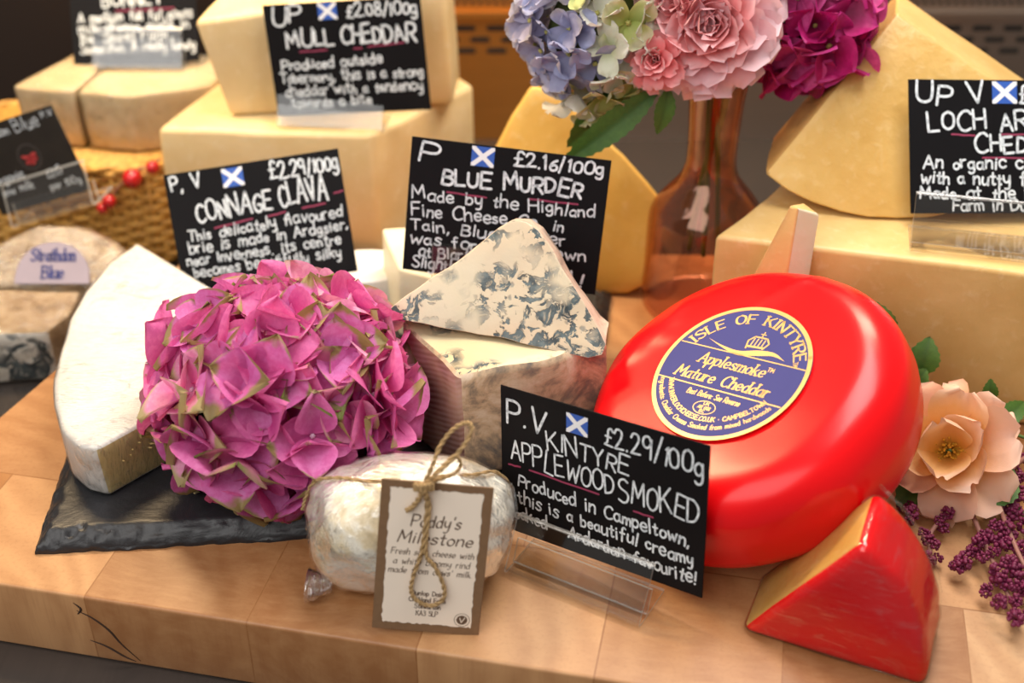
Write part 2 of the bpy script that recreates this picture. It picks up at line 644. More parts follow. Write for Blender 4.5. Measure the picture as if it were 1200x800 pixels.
# slate tile with a chipped edge
def slate():
    d = Vector((.996, .087, 0)).normalized()
    e = Vector((-d.y, d.x, 0))
    FL = Vector((-28.3, 56.8, 0))
    nx, ny = 150, 104
    L, D, T = 33.0, 26.5, 1.25
    V, F = [], []
    def edge(u, v):
        return min(u * L, (1 - u) * L, v * D, (1 - v) * D)
    for j in range(ny + 1):
        for i in range(nx + 1):
            # denser rows near the edges
            u, v = i / nx, j / ny
            u = .5 - .5 * math.cos(PI * u); v = .5 - .5 * math.cos(PI * v)
            p = FL + d * (u * (L + 5.6 * v)) + e * (v * D)
            dist = edge(u, v)
            n1 = noise.noise(p * .9) + .6 * noise.noise(p * 2.7)
            wdt = 1.0 + .35 * n1
            z = T if dist > wdt else .12 + (T - .12) * max(0, dist / wdt) ** .6
            if dist <= wdt:
                z += .16 * noise.noise(p * 2.2 + Vector((0, 0, 5))) + .10 * noise.noise(p * 6)
                z = min(max(z, .05), T)
            else:
                z += .02 * noise.noise(p * .8)
            jit = .18 * noise.noise(p * 1.3 + Vector((7, 0, 0))) if dist < .01 else 0
            q = p + e * jit * (1 if v < .5 else -1)
            V.append((q.x, q.y, z))
    W_ = nx + 1
    for j in range(ny):
        for i in range(nx):
            F.append((j * W_ + i, j * W_ + i + 1, (j + 1) * W_ + i + 1, (j + 1) * W_ + i))
    ring = [i for i in range(W_)] + [j * W_ + nx for j in range(1, ny + 1)] + [ny * W_ + i for i in range(nx - 1, -1, -1)] + [j * W_ for j in range(ny - 1, 0, -1)]
    b0 = len(V)
    for k in ring:
        V.append((V[k][0], V[k][1], 0.0))
    m = len(ring)
    for k in range(m):
        F.append((ring[k], b0 + k, b0 + (k + 1) % m, ring[(k + 1) % m]))
    F.append(tuple(b0 + k for k in range(m))[::-1])
    o = mesh_obj('slate_tile', V, F, M['slate'], sharp=50)
    tag(o, 'black slate tile with chipped edges lying on the wooden board', 'slate tile')


slate()

# ---------------------------------------------------------------- pen lettering
GLY = {
 'A': (7, '0,0 3.5,10 7,0|1.3,3.5 5.8,3.5'), 'B': (6.4, '0,0 0,10|~0,10 3,10 5.2,9 5.2,6.8 3,5.5 0,5.4|~0,5.4 4,5.2 6.2,3.8 6,1.2 4,0 0,0'),
 'C': (6.6, '~6.5,8.6 5,10 2.5,9.6 .5,7 .2,4 1.5,1 4,0 6.6,1.2'), 'D': (6.5, '0,0 0,10|~0,10 3.5,9.6 6.2,7.2 6.4,4 4.2,.8 0,0'),
 'E': (5.8, '5.5,10 0,10 0,0 5.8,0|0,5.2 4.8,5.2'), 'F': (5.4, '5.4,10 0,10 0,0|0,5.2 4.6,5.2'),
 'G': (6.6, '~6.5,8.6 5,10 2.5,9.6 .5,7 .2,4 1.5,1 4,0 6.4,1.4 6.5,4|6.6,4.2 3.8,4.2'), 'H': (6.2, '0,0 0,10|6.2,0 6.2,10|0,5 6.2,5'),
 'I': (1.6, '.8,0 .8,10'), 'J': (4.6, '~4.5,10 4.5,2.5 3.6,.4 1.8,0 .2,1.4'), 'K': (6.3, '0,0 0,10|6,10 0,4.2|2,5.8 6.4,0'),
 'L': (5.4, '0,10 0,0 5.4,0'), 'M': (8, '0,0 .8,10 4,3 7.2,10 8,0'), 'N': (6.2, '0,0 0,10 6.2,0 6.2,10'),
 'O': (6.8, '~3.4,10 .8,8.4 0,5 .8,1.6 3.4,0 6,1.6 6.8,5 6,8.4 3.4,10'), 'P': (6, '0,0 0,10|~0,10 4,10 6,8.6 5.8,6 3.6,4.8 0,4.8'),
 'Q': (6.8, '~3.4,10 .8,8.4 0,5 .8,1.6 3.4,0 6,1.6 6.8,5 6,8.4 3.4,10|4,2.5 7,-1'), 'R': (6.4, '0,0 0,10|~0,10 4,10 6,8.6 5.8,6 3.6,4.8 0,4.8|2.6,4.8 6.4,0'),
 'S': (6, '~5.8,8.8 4,10 1.4,9.6 .4,7.6 2,5.8 4.6,4.6 6,2.8 5,.6 2.6,0 0,1.2'), 'T': (7, '0,10 7,10|3.5,10 3.5,0'),
 'U': (6.2, '~0,10 0,4 1,1 3.2,0 5.4,1 6.2,4 6.2,10'), 'V': (6.6, '0,10 3.4,0 6.6,10'), 'W': (9, '0,10 2,0 4.5,7 7,0 9,10'),
 'X': (6.4, '0,10 6.4,0|6.4,10 0,0'), 'Y': (6.6, '0,10 3.3,5 6.6,10|3.3,5 3.3,0'), 'Z': (6, '0,10 6,10 0,0 6,0'),
 'a': (4.8, '~4.4,4.8 2.6,6 .6,4.8 0,2.6 1,.4 2.6,.2 4.2,1.8 4.5,5.6|~4.5,5.8 4.4,1.6 5.0,0'), 'b': (4.6, '0,10 0,0|~0,3.6 1.4,5.8 3.4,5.8 4.6,3.4 3.8,.7 1.8,0 0,1.4'),
 'c': (4.2, '~4.2,4.8 2.6,6 .6,5 0,2.8 1,.6 2.8,0 4.3,1'), 'd': (4.8, '~4.5,4.6 2.6,6 .6,4.8 0,2.6 1,.3 2.8,.2 4.5,2|4.5,10 4.6,0'),
 'e': (4.4, '~.2,3 4.2,3.2 3.8,5.2 2.2,6 .6,5 0,2.8 1,.6 2.8,0 4.4,1'), 'f': (3.6, '~3.8,9.4 2.6,10 1.6,8.6 1.5,5 1.5,0|0,5.8 3.2,5.8'),
 'g': (4.6, '~4.4,4.8 2.6,6 .6,4.8 0,2.8 1,.6 2.8,.4 4.4,2.2|~4.5,5.8 4.4,-1.4 3.2,-3.6 1.2,-3.8 .2,-2.8'), 'h': (4.4, '0,10 0,0|~0,3.4 1.6,5.8 3.4,5.8 4.2,4.2 4.4,0'),
 'i': (1.4, '.7,5.8 .7,0|.7,8.0 .8,8.4'), 'j': (2.4, '~2,5.8 2,-1.6 1.2,-3.6 -.4,-3.4|2,8.0 2.1,8.4'), 'k': (4.3, '0,10 0,0|3.9,5.8 0,2.4|1.4,3.6 4.3,0'),
 'l': (1.4, '.7,10 .7,0'), 'm': (7, '0,6 0,0|~0,3.6 1.2,5.8 2.8,5.8 3.4,4 3.5,0|~3.5,3.6 4.8,5.8 6.2,5.8 6.9,4 7,0'), 'n': (4.4, '0,6 0,0|~0,3.4 1.6,5.8 3.4,5.8 4.2,4.2 4.4,0'),
 'o': (4.6, '~2.3,6 .5,5 0,3 .6,.9 2.3,0 4,.9 4.6,3 4.1,5 2.3,6'), 'p': (4.6, '0,6 0,-4|~0,3.6 1.4,5.8 3.4,5.8 4.6,3.4 3.8,.7 1.8,0 0,1.4'),
 'q': (4.6, '~4.4,4.8 2.6,6 .6,4.8 0,2.8 1,.6 2.8,.4 4.4,2.2|4.5,5.8 4.5,-4'), 'r': (3.2, '0,6 0,0|~0,3.2 1.2,5.4 3.2,5.7'), 's': (3.8, '~3.7,5.2 2.2,6 .6,5.4 .5,4 2.2,3.1 3.7,2 3.2,.4 1.6,0 0,.8'),
 't': (3.4, '1.6,8.8 1.6,1 |~1.6,1.6 2.2,.1 3.4,.6|0,6 3.3,6'), 'u': (4.6, '~0,6 0,2.4 .8,.3 2.4,.2 4,1.6 4.4,3|4.4,6 4.6,0'), 'v': (4.4, '0,6 2.2,0 4.4,6'),
 'w': (6.6, '0,6 1.6,0 3.3,4.6 5,0 6.6,6'), 'x': (4.4, '0,6 4.4,0|4.4,6 0,0'), 'y': (4.6, '~0,6 .4,2.6 2,1.2 3.8,2.4 4.4,5.8|~4.5,6 4.2,-1.6 3,-3.7 1,-3.6'), 'z': (4.2, '0,6 4.2,6 0,0 4.2,0'),
 '0': (5.6, '~2.8,9.4 .6,8 0,4.8 .6,1.2 2.8,0 5,1.2 5.6,4.8 5,8 2.8,9.4'), '1': (2, '.2,8 1.4,9.6 1.4,0'), '2': (5.4, '~.2,7.6 1.6,9.6 4.2,9.4 5,7.2 3.4,4 0,0|0,0 5.6,0'),
 '3': (5.2, '~.2,8.6 2.2,9.8 4.6,8.8 4.4,6.2 2,5.2|~2,5.2 5,4.4 5.2,1.6 3,0 0,1'), '5': (5.2, '5,9.8 .8,9.8 .5,5.6|~.5,5.6 3,6.2 5.2,4.4 5,1.4 2.8,0 0,1'), '6': (5.2, '~4.4,9.6 1.8,7.6 .2,3.6 1,.6 3,0 5.2,1.6 4.8,4.4 2.8,5.2 .4,3.4'),
 '8': (5.2, '~2.6,5.2 .6,7 1.2,9.2 2.8,9.8 4.4,9 4.6,7 2.6,5.2 .2,3.2 .6,.8 2.6,0 4.8,.8 5.2,3.2 2.6,5.2'), '9': (5.2, '~4.9,7.2 3.4,9.6 1,9.2 .1,7 1,5 3,4.8 4.9,7.2|4.9,8.6 4.5,0'), '4': (5.4, '3.8,0 3.8,9.8 0,3.2 5.6,3.2'), '7': (5.2, '0,9.8 5.2,9.8 1.8,0'),
 '£': (5.6, '~5.4,8.6 3.8,10 2,9 1.8,6 1.8,2 0,0|0,0 5.8,0|.2,5 4.2,5'), '/': (3.6, '0,-1.5 3.6,11'), '.': (1.4, '.5,0 .7,.3'), ',': (1.6, '.9,.6 .3,-1.6'), '!': (1.6, '.9,10 .7,3.2|.6,.1 .7,.4'),
 '-': (3.6, '.2,3.4 3.4,3.4'), "'": (1.4, '.8,10 .6,8'), ':': (1.4, '.6,.3 .7,.6|.6,4.6 .7,4.9'), '·': (2.0, '.9,4.4 1.1,4.6'), ' ': (4.2, ''),
}


def strokes(s, gap=1.9, jit=0.0, rnd=None, slant=0.0):
    out, x = [], 0.0
    for ch in s:
        w_, g = GLY[ch]
        ang = (rnd.uniform(-1, 1) * jit * .09) if rnd else 0
        dy = (rnd.uniform(-1, 1) * jit * .55) if rnd else 0
        sc = 1 + (rnd.uniform(-1, 1) * jit * .10 if rnd else 0)
        for st in g.split('|'):
            st = st.strip()
            if not st:
                continue
            sm = st.startswith('~')
            pts = [tuple(float(q) for q in p.split(',')) for p in st.lstrip('~').split()]
            v = [Vector((a, b, 0)) for a, b in pts]
            if sm and len(v) > 2:
                v = catmull(v, 4)
            q = []
            for p in v:
                px, py = p.x * sc, p.y * sc
                px, py = px * math.cos(ang) - py * math.sin(ang), px * math.sin(ang) + py * math.cos(ang)
                q.append((x + px + slant * py, py + dy))
            out.append((q, sm))
        x += w_ * sc + gap
    return out, x - gap


def pen(mb, pts, wd, to3, smooth=False, nib=None):
    """a flat pen stroke with round ends; nib=(angle, thin ratio) gives a broad-nib contrast"""
    n = len(pts)
    if n == 1:
        pts = [pts[0], (pts[0][0] + 1e-3, pts[0][1])]
        n = 2
    P = [Vector((a, b)) for a, b in pts]

    def hw(d):
        if not nib:
            return wd / 2
        s = abs(math.sin(math.atan2(d.y, d.x) - nib[0]))
        return wd / 2 * (nib[1] + (1 - nib[1]) * s)
    runs = [P] if smooth else [[P[i], P[i + 1]] for i in range(n - 1)]
    for run in runs:
        m = len(run)
        V, F = [], []
        for i, p in enumerate(run):
            a = run[max(i - 1, 0)]; b = run[min(i + 1, m - 1)]
            d = b - a
            if d.length < 1e-9:
                d = Vector((1, 0))
            d.normalize()
            h = hw(d)
            nn = Vector((-d.y, d.x)) * h
            V += [p + nn, p - nn]
        for i in range(m - 1):
            F.append((2 * i, 2 * i + 1, 2 * i + 3, 2 * i + 2))
        for (p, q, i0, i1, sg) in ((run[0], run[1], 0, 1, -1), (run[-1], run[-2], 2 * m - 2, 2 * m - 1, -1)):
            d = (q - p)
            if d.length < 1e-9:
                continue
            d.normalize()
            h = hw(d)
            b = len(V)
            nn = Vector((-d.y, d.x))
            for k in range(7):
                t = PI * k / 6
                V.append(p + nn * math.cos(t) * h - d * math.sin(t) * h)
            F.append(tuple(b + k for k in range(7)))
        mb.add([to3(p.x, p.y) for p in V], F)


def write(mb, s, x0, y0, x1, cap, wd, to3, seed=0, jit=1.0, y1=None, slant=0.0, gap=1.9, nib=None, serif=False, arc=None):
    """write s between x0 and x1 on a baseline y0 (rising to y1), cap height cap"""
    rnd = random.Random(seed)
    st, tot = strokes(s, gap, jit, rnd, slant)
    sx = (x1 - x0) / max(tot, .1)
    sy = cap / 10
    y1 = y0 if y1 is None else y1
    for q, sm in st:
        pts = []
        for a, b in q:
            f = a / tot
            pts.append((x0 + a * sx, y0 + (y1 - y0) * f + b * sy))
        pen(mb, pts, wd, to3, sm, nib)
        if serif:
            for (a, b), (c, d) in ((q[0], q[1]), (q[-1], q[-2])):
                if abs(d - b) > abs(c - a) * 1.2 and (abs(b) < .4 or abs(b - 10) < .4 or abs(b - 6) < .4):
                    xx = x0 + a * sx; yy = y0 + (y1 - y0) * a / tot + b * sy
                    l = 1.25 * sx
                    pen(mb, [(xx - l, yy), (xx + l, yy)], wd * .55, to3, True)

# ---------------------------------------------------------------- price signs and their acrylic holders
def RM(rx, ry, rz):
    return Euler((R(rx), R(ry), R(rz)), 'XYZ').to_matrix().to_4x4()


def sign(label, pos, rot, W, H, lines, flag=None, under=(), mat=None, pw=.118, seed=1, name='price_sign', group='handwritten black price signs'):
    """a card standing on the local x axis; lettering on its -y face"""
    t = thing(name, label, 'sign', pos, Euler(tuple(R(a) for a in rot), 'XYZ'), group)
    th = .09
    cbm = bm_prism([(-W / 2, -th / 2, 0), (W / 2, -th / 2, 0), (W / 2, th / 2, 0), (-W / 2, th / 2, 0)],
                   [(-W / 2, -th / 2, H), (W / 2, -th / 2, H), (W / 2, th / 2, H), (-W / 2, th / 2, H)], .03, 1)
    bm_obj('card', cbm, mat or M['card'], t)
    y = -th / 2 - .012

    def to3(a, b):
        return Vector((a, y, b))
    mb = MB()
    for i, ln in enumerate(lines):
        s, x0, x1, v0, v1, cap = ln[:6]
        pwd = ln[6] if len(ln) > 6 else pw
        write(mb, s, (x0 - .5) * W, (1 - v0) * H, (x1 - .5) * W, cap * H, pwd, to3, seed * 50 + i, 1.55, (1 - v1) * H)
    mb.build('lettering', M['chalk'], t, smooth=False)
    if flag:
        fx, fv, fs, fr = flag
        cx, cz, hw_, hh = (fx - .5) * W, (1 - fv) * H, fs * W / 2, fs * W / 2 * .86
        ca, sa = math.cos(R(fr)), math.sin(R(fr))

        def g(a, b, dy=0):
            return Vector((cx + a * ca - b * sa, y - .004 - dy, cz + a * sa + b * ca))
        fl = MB().add([g(-hw_, -hh), g(hw_, -hh), g(hw_, hh), g(-hw_, hh)], [(0, 1, 2, 3)]).build('flag', M['flag_blue'], t, smooth=False)
        tag(fl, 'small blue and white flag sticker', None)
        k = .30
        d1 = [(-hw_, -hh), (-hw_ + k * hw_, -hh), (hw_, hh - k * hh), (hw_, hh), (hw_ - k * hw_, hh), (-hw_, -hh + k * hh)]
        X = MB().add([g(a, b, .006) for a, b in d1], [tuple(range(6))]).add([g(-a, b, .008) for a, b in d1], [tuple(range(6))[::-1]])
        X.build('saltire', M['white'], fl, smooth=False)
    if under:
        ub = MB()
        for x0, v0, x1, v1 in under:
            pts = [((x0 + (x1 - x0) * f - .5) * W, (1 - (v0 + (v1 - v0) * f)) * H + .02 * math.sin(9 * f)) for f in (0, .25, .5, .75, 1)]
            pen(ub, pts, .12, to3, True)
        ub.build('underline', M['underline'], t, smooth=False)
    return t


def holder(label, pos, rz, W, lip=3.6, lean=22, depth=3.4, rx=0, ry=0):
    """bent clear acrylic stand: base plate, sloping front lip, back rest with a slot between; local +x along the width, front towards -y"""
    t = thing('sign_holder', label, 'sign holder', pos, Euler((R(rx), R(ry), R(rz)), 'XYZ'), 'clear acrylic sign holders')
    th = .22

    def plate(prof):
        # prof: centre-line of the bent sheet in (y, z); give it thickness
        n = len(prof)
        P = [Vector((a, b)) for a, b in prof]
        L, Rr = [], []
        for i in range(n):
            d = (P[min(i + 1, n - 1)] - P[max(i - 1, 0)]).normalized()
            nn = Vector((-d.y, d.x)) * th / 2
            L.append(P[i] + nn); Rr.append(P[i] - nn)
        ring = L + Rr[::-1]
        m = len(ring)
        V = [(x, p.x, p.y) for x in (-W / 2, W / 2) for p in ring]
        F = [(k, (k + 1) % m, m + (k + 1) % m, m + k) for k in range(m)]
        for i in range(n - 1):
            F.append((i, i + 1, m - 2 - i, m - 1 - i)[::-1])
            F.append((m + i, m + i + 1, 2 * m - 2 - i, 2 * m - 1 - i))
        return V, F, [0 if (n - 1 != k < m - 1) else 1 for k in range(m)] + [1] * (2 * (n - 1))

    def put(nm, prof):
        V, F, mi = plate(prof)
        mesh_obj(nm, V, F, None, t, None, True, None, 30, [M['acrylic'], M['acrylic_edge']], mi)
    ln = R(lean)
    front = [(0.0, th / 2 + .25), (.12, th / 2 + .08), (.35, th / 2)] 
    top = (-.0 + lip * math.sin(ln) + .1, lip * math.cos(ln))
    f = [(top[0] + .28, top[1] + .02), (top[0] + .1, top[1] + .1), top, (top[0] * .5, top[1] * .5 + .1)] + front + [(depth, th / 2)]
    put('base_plate', f)
    b = [(1.05, th + .02), (1.25, .9), (1.35 + .6 * math.sin(ln), 1.7)]
    put('back_rest', b)
    return t


sign('black price sign in the clear holder in front of the red wheel', (4.95, 55.0, 1.25), (-7.5, -6.0, -34.5), 13.4, 9.45, [
    ('P.V', .035, .225, .235, .24, .15, .17), ('£2.29/100g', .525, .975, .185, .205, .125), ('KINTYRE', .245, .64, .335, .335, .115),
    ('APPLEWOOD', .055, .575, .49, .50, .13), ('SMOKED', .60, .965, .53, .52, .15), ('Produced in Campeltown,', .09, .93, .665, .68, .085),
    ('this is a beautiful creamy', .09, .95, .785, .80, .085), ('oaked - Ardardan favourite!', .07, .97, .90, .92, .085)],
    (.39, .115, .105, 0), [(.04, .53, .10, .525), (.15, .525, .50, .535), (.67, .57, .76, .57)], seed=1, pw=.128)
holder('clear acrylic holder on the bare wood in front of the red wheel', (3.3, 52.95, 0), -30, 8.6)

sign('black price sign behind the blue cheese wedge', (-.96, 75.63, 7.75), (-15.5, 3.2, -9.5), 13.4, 9.2, [
    ('P', .045, .135, .165, .17, .13, .18), ('£2.16/100g', .525, .965, .115, .115, .09, .16), ('BLUE', .17, .42, .32, .315, .115, .19), ('MURDER', .485, .87, .30, .285, .115, .19),
    ('Made by the Highland', .025, .95, .455, .425, .088), ('Fine Cheese Co. in', .03, .80, .575, .555, .088), ('Tain, Blue Murder', .03, .82, .69, .665, .088),
    ('was formerly known', .03, .93, .79, .765, .085), ('at Blarliath Farm', .08, .66, .88, .87, .085), ('Slightly spicy and', .05, .64, .965, .96, .085), ('!!', .87, .93, .955, .955, .10, .17)],
    (.365, .085, .115, 0), [(.20, .375, .40, .38), (.62, .35, .86, .345)], seed=2)
sign('black price sign standing behind the pink hydrangea head', (-17.9, 82.0, 3.85), (-26.3, -9.1, .7), 13.2, 9.06, [
    ('P, V', .035, .205, .145, .15, .12, .17), ('£2.29/100g', .60, .985, .165, .165, .12, .17), ('CONNAGE', .155, .58, .43, .40, .16, .18), ('CLAVA', .635, .90, .395, .39, .18, .18),
    ('This delicately flavoured', .08, .965, .565, .54, .088), ('brie is made in Ardgsier,', .075, .985, .665, .645, .088), ('near Inverness. Its centre', .05, .93, .76, .76, .088),
    ('becomes beautifully silky', .08, .92, .855, .865, .088), ('when ripe', .22, .55, .95, .955, .085)],
    (.39, .10, .12, 0), [(.24, .485, .46, .455), (.55, .455, .65, .44), (.75, .43, .88, .42), (.94, .35, .99, .34)], seed=3)
sign('black price sign leaning on the upright pale cheddar block at the back', (-12.65, 96.1, 11.45), (-9, -5.3, -6.3), 12.6, 8.8, [
    ('UP', .05, .23, .18, .16, .155, .19), ('£2.08/100g', .53, .97, .14, .14, .115, .16), ('MULL', .125, .425, .39, .37, .14, .2), ('CHEDDAR', .475, .95, .375, .375, .15, .2),
    ('Produced outside', .07, .72, .58, .56, .088, .15), ('Tobermory, this is a strong', .05, .97, .70, .69, .088, .14), ('cheddar with a tendency', .07, .96, .82, .81, .088, .14), ('towards a bite', .1, .62, .925, .92, .085, .13)],
    (.41, .08, .12, 0), [(.2, .425, .375, .42), (.64, .41, .87, .39), (.55, .42, .6, .42)], seed=4)
p = Pz(1067, 250, 12.6)
rr = (-34, 2.5, 5)
p = p - RM(*rr) @ Vector((-6.7, 0, 0))
sign('black price sign in front of the tilted golden wedge at right', p, rr, 13.4, 9.0, [
    ('UP V', .04, .40, .18, .175, .155, .19), ('£2.42/100g', .58, .98, .17, .19, .13, .16), ('LOCH ARTHUR', .10, .93, .38, .37, .135, .18), ('CHEDDAR', .34, .84, .545, .54, .13, .18),
    ('An organic cheddar', .07, .86, .66, .67, .09, .15), ('with a nutty flavour.', .055, .86, .775, .79, .088, .15), ('Made at the loch', .05, .74, .885, .90, .09, .14), ('Farm in Dumfries', .22, .80, .975, .985, .08, .13)],
    (.50, .095, .13, 0), [(.22, .41, .34, .42), (.48, .41, .6, .41), (.38, .585, .85, .59)], seed=5)
sign('black price sign on the pale cheeses at the far left', (-33.8, 110.4, 10.2), (-25, -2.5, -1.5), 11.5, 8.4, [
    ('BONNET', .26, .74, .40, .39, .15, .17), ('A medium full fat goats', .06, .96, .565, .54, .10, .13), ('milk cheese made in', .06, .93, .675, .645, .10, .13),
    ("the 'Secret Farm'.", .06, .80, .775, .755, .10, .13), ('Somerston. A really lovely', .06, .97, .88, .865, .10, .13)],
    None, [(.36, .45, .82, .44)], seed=6)
sl = sign('dark brown card with a round red emblem in front of the wicker basket', (-38.9, 96.0, 3.5), (-6, -20, -10), 9.3, 7.4, [
    ('Strathdon', -.0 + .03, .48, .155, .155, .10, .10), ('Blue', .55, .80, .17, .17, .15, .09), ('P.V', .86, .97, .10, .10, .07, .07), ('Organic', .08, .42, .66, .66, .09, .1), ('cow milk', .12, .46, .80, .80, .09, .1),
    ('£2.15', .64, .80, .74, .74, .09, .1), ('per 100g', .62, .94, .88, .88, .08, .09)], None, [], mat=M['brown_card'], seed=7, pw=.1, group='handwritten black price signs')
# round red emblem: dark ring with a red blot of a stag-like spray inside it
em = MB()
M['emblem'] = plain('red_emblem', (.55, .05, .05), .6, var=.3, scale=300)
M['emblem_ring'] = plain('emblem_ring', (.07, .055, .05), .6)
ex, ez = .55, 4.0
ring = [(ex + 1.05 * math.cos(2 * PI * k / 32), ez + 1.05 * math.sin(2 * PI * k / 32)) for k in range(33)]
rb = MB()
pen(rb, ring, .10, lambda a, b: Vector((a, -.06, b)), True)
eo = rb.build('emblem', M['emblem_ring'], sl, smooth=False)
rnd = random.Random(5)
for k in range(11):
    a = rnd.uniform(0, 2 * PI)
    pen(em, [(ex + .15 * math.cos(a), ez + .15 * math.sin(a)), (ex + .4 * math.cos(a + .2), ez + .4 * math.sin(a + .2)), (ex + .62 * math.cos(a), ez + .62 * math.sin(a))], .24, lambda a, b: Vector((a, -.064, b)), True)
em.build('emblem_spray', M['emblem'], eo, smooth=False)

# ---------------------------------------------------------------- cheeses on the board
M['film'] = film_mat('cling_film', (10, 70, 10), (0, .5, .6), .32)
M['film_soft'] = film_mat('cling_film_soft', (12, 90, 12), (0, 0, .7), .26, .16, .0)
M['film_red'] = film_mat('cling_film_creased', (7, 7, 40), (.3, .5, .2), .10, .05, .025, .6, .10, .5)
M['film_lump'] = film_mat('cling_film_lumpy', (14, 30, 14), (0, 0, .6), .22, .10, .0, .6, .4)


def flat(p, z):
    return Vector((p.x, p.y, z))


def cheese_root(name, label, cat, o, group=None):
    return thing(name, label, cat, o, None, group)


# --- quarter of a white-rinded soft cheese
def brie():
    zt, zb = 5.2, 1.27
    px = [(160, 284), (128, 308), (101, 340), (83, 373), (70, 410), (63.5, 440), (63, 470), (72, 503), (90, 519), (113, 525), (352, 398)]
    top = [Pz(a, b, zt) for a, b in px]
    bot = [flat(p, zb) for p in top]
    cen = sum((Vector(p) for p in top), Vector()) / len(top)
    bot = [b + (flat(cen, zb) - b) * .015 for b in bot]
    bm = bm_prism(bot[::-1], top[::-1], .55, 4, 4, .16, .3, 3)
    bm.normal_update()
    d = (top[-1] - top[-2]).normalized()
    n = Vector((d.y, -d.x, 0)).normalized()
    if n.y > 0:
        n = -n
    P0 = top[-2]
    o = flat(cen, zb)
    t = cheese_root('soft_cheese_wedge', 'large white-rinded soft cheese wedge with a cream cut face on the slate', 'cheese', o)
    a, b = split(bm, lambda f: f.normal.dot(n) > .86 and abs((f.calc_center_median() - P0).dot(n)) < 1.0)
    bm_obj('paste', a, M['brie_paste'], t, o)
    bm_obj('rind', b, M['white_rind'], t, o, sharp=60)
    # small eyes in the cut face
    mb = MB()
    rnd = random.Random(3)
    for k in range(9):
        s = 1.6 + k * .42 + rnd.uniform(-.2, .2)
        c = P0 + d * s
        c.z = zb + 1.3 + 1.5 * rnd.random()
        mb.sphere(c + n * .05, (.05 + .16 * rnd.random(), .05, .07), 8, 5)
    mb.build('eye', M['brie_eye'], t, o=o)
    wb = shell(bm, .07)
    bm_obj('cling_film', wb, M['film_soft'], t, o)


M['brie_eye'] = plain('cheese_eye', (.55, .38, .14), .5)
brie()

# --- tall blue cheese block: curved mouldy rind in front, film-wrapped cut face at left
M['blue_rind'] = mottled_mat('blue_cheese_rind', [(.34, (.09, .10, .11)), (.43, (.30, .23, .16)), (.50, (.56, .40, .25)), (.60, (.72, .58, .42)), (.72, (.48, .30, .14))], 34, .6, .5, .8)


def netted():
    t = NT('netted_film_face')
    c = t.coord(rot=(0, .62, -.5))
    wv = t.n('TexWave', _set={'wave_type': 'BANDS', 'bands_direction': 'Z'}, Vector=c, Scale=95, Distortion=.6)
    n = t.noise(t.coord(), 22, 3)
    base = t.ramp(n.outputs[0], [(.35, (.20, .09, .075)), (.5, (.36, .20, .15)), (.68, (.62, .42, .30))])
    col = t.mix(t.math('MULTIPLY', wv.outputs[1], .3), base, (.62, .45, .40))
    p = t.bsdf(Base_Color=col, Roughness=.25)
    return t.done(p)


M['netted'] = netted()
M['blue'] = blue_mat('blue_veined_paste', (.56, .48, .34), (.58, .41, .27), dens=.47, scale=62)
M['blue_top'] = blue_mat('creamy_blue_paste', (.56, .47, .30), (.56, .43, .25), dens=.55)


def blue_block():
    zt, zb = 9.3, 1.27
    F_ = Pz(538, 437, zt); R_ = Pz(716, 399, zt); L_ = Pz(470, 378, zt)
    mid = (F_ + R_) / 2
    out = Vector((R_.y - F_.y, -(R_.x - F_.x), 0)).normalized()
    if out.y > 0:
        out = -out
    arc = []
    for k in range(9):
        f = k / 8
        arc.append(F_.lerp(R_, f) + out * .55 * math.sin(PI * f) ** .8)
    back = [R_ + Vector((-1.6, 2.6, 0)), L_ + Vector((1.5, 4.2, 0))]
    top = arc + back + [L_]
    bot = [flat(p, zb) for p in top]
    o = flat(mid, zb)
    bm = bm_prism(bot, top, .5, 3, 3, .28, .35, 8)
    bm.normal_update()
    dl = (L_ - F_).normalized()
    nl = Vector((dl.y, -dl.x, 0))
    if nl.x > 0:
        nl = -nl
    t = cheese_root('blue_cheese_block', 'tall blue cheese block with mottled rind, supporting a blue wedge', 'cheese', o)
    tp, rest = split(bm, lambda f: f.normal.z > .86)
    lf, rest = split(rest, lambda f: f.normal.dot(nl) > .8)
    bm_obj('paste', tp, M['blue_top'], t, o)
    bm_obj('cut_face', lf, M['netted'], t, o)
    bm_obj('rind', rest, M['blue_rind'], t, o)


blue_block()


def blue_wedge():
    lean, yaw = R(40), R(-6)
    n = Vector((math.sin(yaw) * math.cos(lean), -math.cos(yaw) * math.cos(lean), math.sin(lean)))
    p0 = Pz(560, 396, 9.62)
    px = [(458, 362), (472, 351), (505, 327), (545, 299), (585, 268), (602, 258), (618, 259), (632, 268), (652, 300), (675, 340), (700, 383), (710, 404), (706, 416), (690, 421), (640, 409), (600, 399), (560, 391), (520, 384), (485, 379), (464, 373)]
    front = [hit(a, b, p0, n) for a, b in px]
    cen = sum(front, Vector()) / len(front)
    th = 3.6
    back = [p - n * th + (p - cen) * .02 + Vector((0, 0, .9)) for p in front]
    for q in back:
        q.z = max(q.z, 9.66)
    o = Vector((cen.x, cen.y, 9.6))
    bm = bm_prism(back[::-1], front[::-1], .55, 4, 3, .16, .5, 12)
    bm.normal_update()
    t = cheese_root('blue_cheese_wedge', 'blue-veined cheese wedge tilted on top of the tall blue cheese block', 'cheese', o)
    a, b = split(bm, lambda f: f.normal.dot(n) > .8)
    bm_obj('paste', a, M['blue'], t, o)
    bm_obj('rind', b, M['blue_wedge_rind'], t, o)


M['blue_wedge_rind'] = mottled_mat('pale_pink_rind', [(.36, (.20, .18, .16)), (.44, (.55, .40, .30)), (.54, (.72, .55, .42)), (.7, (.78, .66, .52))], 40, .5, .4, .6)
blue_wedge()

